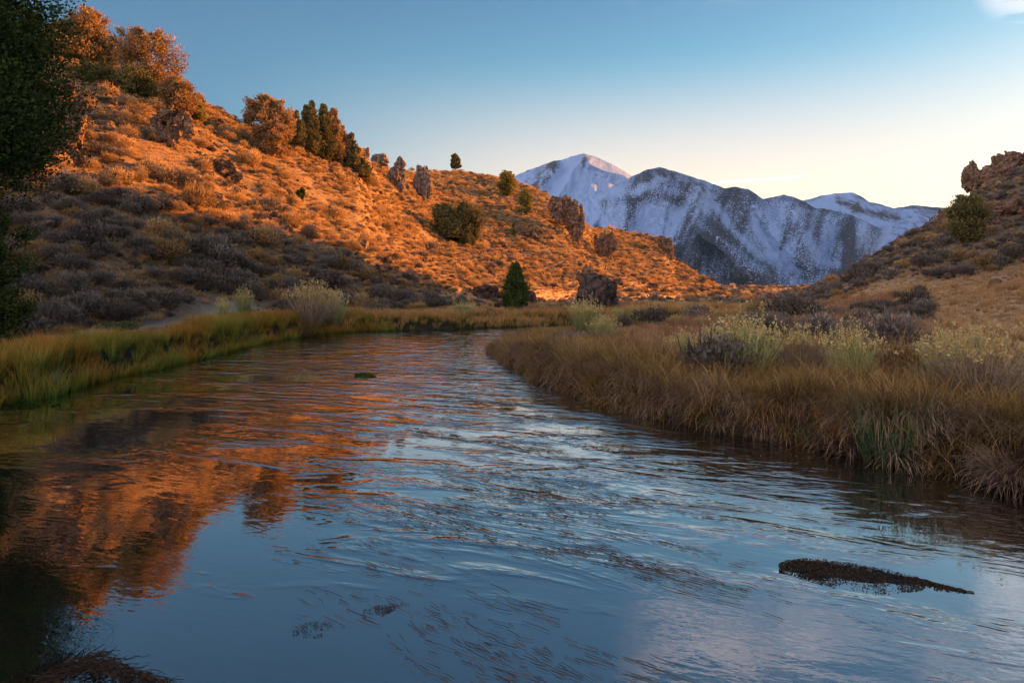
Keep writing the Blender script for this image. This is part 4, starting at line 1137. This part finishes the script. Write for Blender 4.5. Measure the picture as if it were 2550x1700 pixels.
# rubble under the outcrops
rx, ry = [], []
for ex, ey, er in EXCL:
    if ey > 48 and er > .9 and er < 9:
        k = rng.integers(10, 26); a_ = rng.uniform(0, 6.28, k); q_ = er * rng.uniform(.8, 3.2, k)
        rx.append(ex + np.cos(a_) * q_ + (.8 * er)); ry.append(ey + np.sin(a_) * q_ - .5 * er)
rx = np.concatenate(rx); ry = np.concatenate(ry)
grass('rubble', 'broken stones lying round the outcrops', [rock_mesh('stone', 870 + i, 1, .8, .8, 'rock', n=10) for i in range(4)], rx, ry, .55, zoff=-.05)
X, Y = jitter(-60, 110, 40, 300, 4.2); Zg = ground(X, Y)
ok = inview(X, Y) & visible(X, Y, Zg, .3) & (Zg > 3.0) & (rng.uniform(size=X.size) < .42)
grass('scattered_rocks', 'brown rocks poking out between the bushes of the slopes', [rock_mesh('stone', 880 + i, 1.2, .9, .9, 'rock', n=12) for i in range(4)], X[ok], Y[ok], 1.0, zoff=-.08)
# stones
X, Y = jitter(-60, 120, 16, 200, 1.3); Zg = ground(X, Y); d = river_d(X, Y)
ok = inview(X, Y) & (d > 3.5) & visible(X, Y, Zg, .2) & (rng.uniform(size=X.size) < np.where(Zg > 1.4, .5, .06))
st = [rock_mesh('stone', 850 + i, 1, .8, .6, 'rockgrey', n=6) for i in range(4)]
grass('hillside_stones', 'small pale stones strewn over the slopes', st, X[ok], Y[ok], .16)

# ---------------------------------------------------------------- water weeds
g = np.random.default_rng(99)
mb = MB()
def strands(cx, cy, ang, L, w):
    n = len(cx)
    s = np.linspace(-.5, .5, 5)
    cur = g.normal(0, .5, n)
    a = ang[:, None] + cur[:, None] * s[None]
    px2 = cx[:, None] + np.cumsum(np.cos(a), 1) * L[:, None] / 5; py2 = cy[:, None] + np.cumsum(np.sin(a), 1) * L[:, None] / 5
    nx_, ny_ = -np.sin(a), np.cos(a)
    ww = w[:, None] * (1 - (2 * np.abs(s))[None] ** 2 * .8) * .5
    z = .006 + g.uniform(0, .008, n)[:, None] + np.zeros_like(px2)
    v = np.stack([np.stack([px2 - nx_ * ww, py2 - ny_ * ww, z], -1), np.stack([px2 + nx_ * ww, py2 + ny_ * ww, z + .004], -1)], 2)
    b = np.arange(n)[:, None] * 10 + np.arange(4)[None] * 2
    f = np.stack([b, b + 1, b + 3, b + 2], -1).reshape(-1, 4)
    mb.add(v.reshape(-1, 3), f, np.repeat(g.uniform(size=n), 10), np.repeat(g.uniform(size=n), 10))
nW = 60000
cx = g.uniform(-10, 7, nW); cy = g.uniform(4.2, 24, nW)
cs = cx * math.cos(.62) - cy * math.sin(.62) * 1; sn = cx * math.sin(.62) + cy * math.cos(.62)
flow = -.60 + .35 * fbm(P3(cx / 4, cy / 4), 2, 77) + .02 * (cy - 6)
across = cx * np.sin(.6) + cy * np.cos(.6); along = cx * np.cos(.6) - cy * np.sin(.6)
dn = fbm(P3(along / 2.8, across / .75), 4, 78, .6) + .35 * fbm(P3(cx / 3.5, cy / 3.5), 2, 79)
thr = .30 + .012 * np.maximum(cy - 9, 0) + .35 * sstep(1.5, 4, cx) * sstep(9, 7, cy)
ok = (dn > thr + g.uniform(0, .28, nW)) & (river_d(cx, cy) < -.8)
strands(cx[ok], cy[ok], flow[ok] + g.normal(0, .18, ok.sum()), g.uniform(.05, .26, ok.sum()) * (.7 + cy[ok] * .05), g.uniform(.002, .0045, ok.sum()) * (.7 + cy[ok] * .07))
# a few long trailing bundles
for (wpx, wpy, L0, nb) in ((1560, 1400, 1.6, 70), (1700, 1450, 1.6, 60), (1360, 1350, 1.2, 40), (1250, 1500, 1.0, 40), (980, 1420, 1.1, 50), (820, 1500, 1.0, 45), (1150, 1260, 1.5, 40), (1450, 1300, 1.2, 30), (1500, 1640, 1.0, 40), (1250, 1650, .9, 40)):
    Z_ = CAMZ * F / (wpy - HY); X_ = (wpx - CX) / F * Z_
    n = nb // 2
    t_ = g.uniform(-.5, .5, n) * L0; o_ = g.normal(0, .16, n)
    fl = -.62
    strands(X_ + t_ * math.cos(fl) - o_ * math.sin(fl), Z_ + t_ * math.sin(fl) + o_ * math.cos(fl), np.full(n, fl) + g.normal(0, .07, n), g.uniform(.15, .4, n), g.uniform(.003, .006, n))
link('water_weeds', mb.mesh('water_weeds', M['weed']), label='thin dark weed strands trailing at the river surface', kind='stuff')
print('weeds', ok.sum())

def wpt(px, py):
    Z = CAMZ * F / (py - HY); return np.stack([(px - CX) / F * Z, Z], -1)
def weed_mat(name, top, bot, label, n, matl, seed, hole=0., hgt=.05, size=.013, solid_=(.0, .0), mound=0):
    """patch of matted weed afloat between an upper and a lower outline"""
    gg = np.random.default_rng(seed)
    top = np.array(top, float); bot = np.array(bot, float)
    px = gg.uniform(top[0, 0], top[-1, 0], n); v = gg.uniform(0, 1, n)
    yt = np.interp(px, top[:, 0], top[:, 1]) + 2.5 * fbm(P3(px / 14, 0 * px), 3, seed); yb = np.interp(px, bot[:, 0], bot[:, 1]) + 3.5 * fbm(P3(px / 16, 0 * px + 5), 3, seed + 1)
    py = yt + (yb - yt) * v
    u = (px - top[0, 0]) / (top[-1, 0] - top[0, 0])
    p = wpt(px, py)
    nz2 = fbm(P3(px / 42, py / 11), 4, seed, .6)
    keep = nz2 * 1.1 + solid_[0] * (1 - sstep(.15, .5, v)) + solid_[1] * (1 - sstep(.1, .45, u)) + gg.uniform(-.3, .3, n) - .4 * sstep(.9, 1, v) - .3 * sstep(.1, 0, v) > hole
    p, u, v = p[keep], u[keep], v[keep]
    c0 = p.mean(0)
    z = hgt * np.sin(np.pi * np.clip(v, 0, 1)) ** .7 * (1 - u) ** .5 * gg.uniform(.2, 1, len(v)) + .006
    m2 = MB()
    leaves(m2, np.stack([p[:, 0] - c0[0], p[:, 1] - c0[1], z], -1), size, gg, 1.5, None, gg.uniform(size=len(v)), .1)
    o = link(name, m2.mesh(name, M[matl]), loc=(c0[0], c0[1], 0), label=label, cat='weed mat')
    if mound:
        gu, gv = np.meshgrid(np.linspace(0, 1, 160), np.linspace(-.12, 1.12, 60), indexing='ij')
        gx_ = top[0, 0] + gu * (top[-1, 0] - top[0, 0])
        t0 = np.interp(gx_, top[:, 0], top[:, 1]); b0 = np.interp(gx_, bot[:, 0], bot[:, 1])
        gp = wpt(gx_, t0 + (b0 - t0) * gv)
        hz = mound * (1 - np.abs(2 * gv - .85) ** 1.6) * (1 - .55 * gu) * sstep(0, .05, gu) + .016 * fbm(np.concatenate([gp * 9, 0 * gp[..., :1]], -1), 4, seed + 5) - .012 - .01 * sstep(.4, .7, gv) * sstep(.2, .4, gu)
        ii = np.arange(gu.size).reshape(gu.shape)
        ff = np.stack([ii[:-1, :-1], ii[:-1, 1:], ii[1:, 1:], ii[1:, :-1]], -1).reshape(-1, 4)
        vv = np.stack([gp[..., 0] - c0[0], gp[..., 1] - c0[1], hz], -1).reshape(-1, 3)
        link('mud_mound', mk_mesh('mud_mound', vv, ff, solid('wet_mud', (.012, .009, .007), (.035, .024, .017), 9, bump=.5, bscale=30), True), o)
    return o
weed_mat('weed_mat', [(1940, 1413), (1945, 1406), (1955, 1400), (1975, 1394), (2010, 1391), (2060, 1395), (2130, 1404), (2200, 1416), (2270, 1434), (2340, 1455), (2425, 1476)],
         [(1940, 1414), (1945, 1419), (1955, 1424), (1975, 1433), (2020, 1449), (2070, 1461), (2120, 1468), (2180, 1479), (2230, 1479), (2270, 1471), (2320, 1467), (2425, 1478)],
         'dark brown teardrop shaped weed island at the lower right of the river', 9000, 'weed', 901, .06, .05, .016, (.42, .38), mound=.035)
weed_mat('weed_mat', [(884, 937), (900, 931), (920, 931), (936, 938)], [(884, 938), (905, 942), (925, 942), (936, 940)], 'small green mossy mat on the river at the middle left', 2500, 'moss', 902, -.8, .10, .05)
weed_mat('weed_mat', [(-10, 1004), (60, 1003), (150, 1008)], [(-10, 1018), (60, 1018), (150, 1010)], 'pale green weed mat lying along the left bank', 2600, 'moss', 904, -.2, .03, .04)
weed_mat('weed_mat', [(905, 1520), (950, 1505), (1000, 1503)], [(905, 1535), (950, 1534), (1000, 1508)], 'ragged dark weed tuft at the surface, lower middle of the river', 900, 'weed', 905, .1, .02, .012)
weed_mat('weed_mat', [(730, 1555), (790, 1545), (860, 1550)], [(730, 1585), (790, 1590), (860, 1560)], 'tangled dark weed tuft left of the ragged one, lower middle of the river', 1100, 'weed', 906, .15, .02, .012)
# arched clump in the bottom left corner: strands combed by the current round a mound
mbs = MB(); mb_keep, mb = mb, mbs
nn_ = 750; ar = g.uniform(0, 1, nn_); off = g.normal(0, 1, nn_) * 16
apx = np.interp(ar, [0, .25, .5, .75, 1], [60, 130, 210, 290, 390]); apy = np.interp(ar, [0, .25, .5, .75, 1], [1705, 1665, 1644, 1660, 1700]) + np.abs(off)
ap = wpt(apx + g.normal(0, 6, nn_), apy); ap2 = wpt(apx + 6, np.interp(ar + .02, [0, .25, .5, .75, 1], [1705, 1665, 1644, 1660, 1700]) + np.abs(off))
an_ = np.arctan2(ap2[:, 1] - ap[:, 1], ap2[:, 0] - ap[:, 0])
strands(ap[:, 0], ap[:, 1], an_ + g.normal(0, .25, nn_), g.uniform(.08, .3, nn_), g.uniform(.003, .007, nn_))
for vv in mbs.v: vv[:, 2] += .03 * np.abs(np.sin(vv[:, 0] * 40)) 
link('weed_mat', mbs.mesh('weed_mat', M['weed']), label='arched brown weed clump in the bottom left corner of the river', cat='weed mat'); mb = mb_keep

# small white marker on the plateau edge
o = link('marker_post', None)
C.objects.unlink(o); bpy.data.objects.remove(o)
mbp = MB(); tube(mbp, [(0, 0, -.5), (0, 0, 1.6), (0, 0, 3.2)], [.55, .45, .15], 6)
wm = solid('white_paint', (.7, .7, .68), (.8, .8, .78), 1, bump=0)
X0 = (1830 - CX) / F * 505
link('marker_post', mbp.mesh('marker_post', wm), loc=(X0, 505, float(ground(X0, 505))), label='tiny white post on the plateau edge below the mountain', cat='post')

# contrail
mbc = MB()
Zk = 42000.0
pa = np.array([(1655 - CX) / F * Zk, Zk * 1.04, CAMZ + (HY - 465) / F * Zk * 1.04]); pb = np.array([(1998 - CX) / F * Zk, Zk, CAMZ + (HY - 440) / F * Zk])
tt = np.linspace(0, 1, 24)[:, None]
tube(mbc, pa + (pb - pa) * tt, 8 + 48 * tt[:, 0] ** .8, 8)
m, nt, out = mat('glowing_ice_trail')
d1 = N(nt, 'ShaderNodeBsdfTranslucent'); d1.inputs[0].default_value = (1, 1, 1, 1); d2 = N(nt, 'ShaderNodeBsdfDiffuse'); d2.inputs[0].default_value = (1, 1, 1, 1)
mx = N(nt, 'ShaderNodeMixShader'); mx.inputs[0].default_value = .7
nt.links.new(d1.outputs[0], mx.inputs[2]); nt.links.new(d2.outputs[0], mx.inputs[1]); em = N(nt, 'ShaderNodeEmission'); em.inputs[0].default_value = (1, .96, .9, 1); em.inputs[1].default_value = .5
nt.links.new(em.outputs[0], out.inputs[0])  # trail glows white by emission, standing in for sunlight on it
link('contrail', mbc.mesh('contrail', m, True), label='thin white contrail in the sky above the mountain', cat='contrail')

# ---------------------------------------------------------------- light, sky
sd = bpy.data.lights.new('Sun', 'SUN'); so = bpy.data.objects.new('Sun', sd); C.objects.link(so)
sd.energy = 5.0; sd.angle = math.radians(.6); sd.color = (1.0, .36, .06)
dirv = (math.sin(SUN_AZ) * math.cos(SUN_EL), math.cos(SUN_AZ) * math.cos(SUN_EL), math.sin(SUN_EL))
from mathutils import Vector
so.rotation_euler = Vector(dirv).to_track_quat('Z', 'Y').to_euler()

wd = bpy.data.worlds.new('World'); bpy.context.scene.world = wd; wd.use_nodes = True
nt = wd.node_tree; nt.nodes.clear()
wo = nt.nodes.new('ShaderNodeOutputWorld'); bg = nt.nodes.new('ShaderNodeBackground')
sky = nt.nodes.new('ShaderNodeTexSky'); sky.sky_type = 'NISHITA'; sky.sun_disc = False
sky.sun_elevation = SUN_EL; sky.sun_rotation = SUN_AZ; sky.air_density = 1.0; sky.dust_density = .5; sky.ozone_density = 5.0
def vmath(op, a, b=None, sc_=None):
    n = nt.nodes.new('ShaderNodeVectorMath'); n.operation = op
    for k, v in ((0, a), (1, b)):
        if v is None: continue
        if isinstance(v, tuple): n.inputs[k].default_value = v
        else: nt.links.new(v, n.inputs[k])
    if sc_ is not None:
        if isinstance(sc_, (int, float)): n.inputs['Scale'].default_value = sc_
        else: nt.links.new(sc_, n.inputs['Scale'])
    return n
dirn = nt.nodes.new('ShaderNodeTexCoord').outputs['Generated']
sp = nt.nodes.new('ShaderNodeSeparateXYZ'); nt.links.new(dirn, sp.inputs[0])
hor = vmath('NORMALIZE', vmath('MULTIPLY', dirn, (1, 1, 0)).outputs[0]).outputs[0]
def mrange(v, a, b, c=0., d=1.):
    n = nt.nodes.new('ShaderNodeMapRange'); n.interpolation_type = 'SMOOTHSTEP'
    nt.links.new(v, n.inputs[0])
    for k, q in enumerate((a, b, c, d)): n.inputs[k + 1].default_value = q
    return n.outputs[0]
# dusty sunset glow low over the sunward horizon
gaz = math.radians(32)
dot = vmath('DOT_PRODUCT', hor, (math.sin(gaz), math.cos(gaz), 0)).outputs['Value']
g1 = math_(nt, 'MULTIPLY', mrange(sp.outputs[2], math.sin(math.radians(25)), math.sin(math.radians(6))), mrange(dot, .45, 1.02))
# added fill: unseen pale band opposite the sun, lifts the shaded land
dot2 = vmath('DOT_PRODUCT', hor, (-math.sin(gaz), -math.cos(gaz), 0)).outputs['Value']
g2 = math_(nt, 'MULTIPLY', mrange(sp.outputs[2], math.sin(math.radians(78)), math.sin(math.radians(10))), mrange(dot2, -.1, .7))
g1b = math_(nt, 'MULTIPLY', mrange(sp.outputs[2], math.sin(math.radians(19)), math.sin(math.radians(4))), mrange(dot, .55, 1.02))
c1 = vmath('ADD', vmath('SCALE', (1.0, 2.5, 1.9), sc_=g1).outputs[0], vmath('SCALE', (9.5, 3.0, .2), sc_=g1b).outputs[0]).outputs[0]
# thin wisps high on the right
cn = nt.nodes.new('ShaderNodeTexNoise'); cn.inputs['Scale'].default_value = 3.2; cn.inputs['Detail'].default_value = 8; cn.inputs['Roughness'].default_value = .58; cn.inputs['Distortion'].default_value = .6
proj = nt.nodes.new('ShaderNodeVectorMath'); proj.operation = 'DIVIDE'
cb = nt.nodes.new('ShaderNodeCombineXYZ')
for k in range(3): nt.links.new(sp.outputs[2], cb.inputs[k])
nt.links.new(dirn, proj.inputs[0]); nt.links.new(cb.outputs[0], proj.inputs[1])
mpp = nt.nodes.new('ShaderNodeMapping'); mpp.inputs['Scale'].default_value = (1.0, 2.2, 1); mpp.inputs['Rotation'].default_value = (0, 0, .35)
nt.links.new(proj.outputs[0], mpp.inputs[0]); nt.links.new(mpp.outputs[0], cn.inputs['Vector'])
win = math_(nt, 'MULTIPLY', mrange(sp.outputs[2], .355, .45), mrange(sp.outputs[2], .62, .5))
caz = math.radians(25); dot3 = vmath('DOT_PRODUCT', hor, (math.sin(caz), math.cos(caz), 0)).outputs['Value']
win = math_(nt, 'MULTIPLY', win, mrange(dot3, .955, .988))
cv = (math.sin(math.radians(37.5)) * math.cos(math.radians(20.4)), math.cos(math.radians(37.5)) * math.cos(math.radians(20.4)), math.sin(math.radians(20.4)))
dot4 = vmath('DOT_PRODUCT', vmath('NORMALIZE', dirn).outputs[0], cv).outputs['Value']
cl = math_(nt, 'ADD', math_(nt, 'MULTIPLY', mrange(cn.outputs['Fac'], .40, .62), win), math_(nt, 'MULTIPLY', mrange(cn.outputs['Fac'], .40, .56), mrange(dot4, .9979, .9996)))
c3 = vmath('SCALE', (6.0, 4.3, 3.4), sc_=math_(nt, 'MULTIPLY', cl, .75)).outputs[0]
tot = vmath('ADD', vmath('ADD', vmath('MULTIPLY', sky.outputs[0], (.86, 1.0, .84)).outputs[0], c1).outputs[0], c3).outputs[0]
comp = vmath('DIVIDE', tot, vmath('ADD', vmath('SCALE', tot, sc_=.060).outputs[0], (1, 1, 1)).outputs[0]).outputs[0]
tint = vmath('ADD', vmath('SCALE', (0.0, -.05, -.20), sc_=g1b).outputs[0], (1, 1, 1)).outputs[0]
comp = vmath('MULTIPLY', comp, tint).outputs[0]
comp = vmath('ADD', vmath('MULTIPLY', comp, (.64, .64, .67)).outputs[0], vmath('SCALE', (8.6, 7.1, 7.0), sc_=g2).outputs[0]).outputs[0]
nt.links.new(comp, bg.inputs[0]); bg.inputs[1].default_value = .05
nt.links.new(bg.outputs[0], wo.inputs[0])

# ---------------------------------------------------------------- camera
cd = bpy.data.cameras.new('Camera'); co = bpy.data.objects.new('Camera', cd); C.objects.link(co)
co.location = (0, 0, CAMZ); co.rotation_euler = (math.radians(90), 0, 0)
cd.sensor_width = 36; cd.lens = 24; cd.shift_y = -(850 - HY) / 2550.0
if HAZE:
    hb = bpy.data.meshes.new('haze')
    x0, x1, y0, y1, z0, z1 = -9000, 26000, -3000, 24500, -8.0, 6100
    hb.from_pydata([(x, y, z) for x in (x0, x1) for y in (y0, y1) for z in (z0, z1)], [], [(0, 1, 3, 2), (4, 6, 7, 5), (0, 4, 5, 1), (2, 3, 7, 6), (0, 2, 6, 4), (1, 5, 7, 3)])
    hm = bpy.data.materials.new('air'); hm.use_nodes = True; hn = hm.node_tree; hn.nodes.clear()
    pv = hn.nodes.new('ShaderNodeVolumePrincipled'); ho_ = hn.nodes.new('ShaderNodeOutputMaterial')
    pv.inputs['Color'].default_value = (.16, .42, 1, 1); pv.inputs['Density'].default_value = HAZE; pv.inputs['Anisotropy'].default_value = .0
    hn.links.new(pv.outputs[0], ho_.inputs['Volume']); hb.materials.append(hm)
    link('haze', hb, kind='stuff')
cd.clip_end = 200000; cd.clip_start = .1
sc = bpy.context.scene; sc.camera = co
sc.view_settings.view_transform = 'Standard'; sc.view_settings.look = 'None'; sc.view_settings.exposure = 2.7; sc.view_settings.gamma = 1
sc.cycles.max_bounces = 6; sc.cycles.transparent_max_bounces = 4
sc.cycles.use_denoising = True
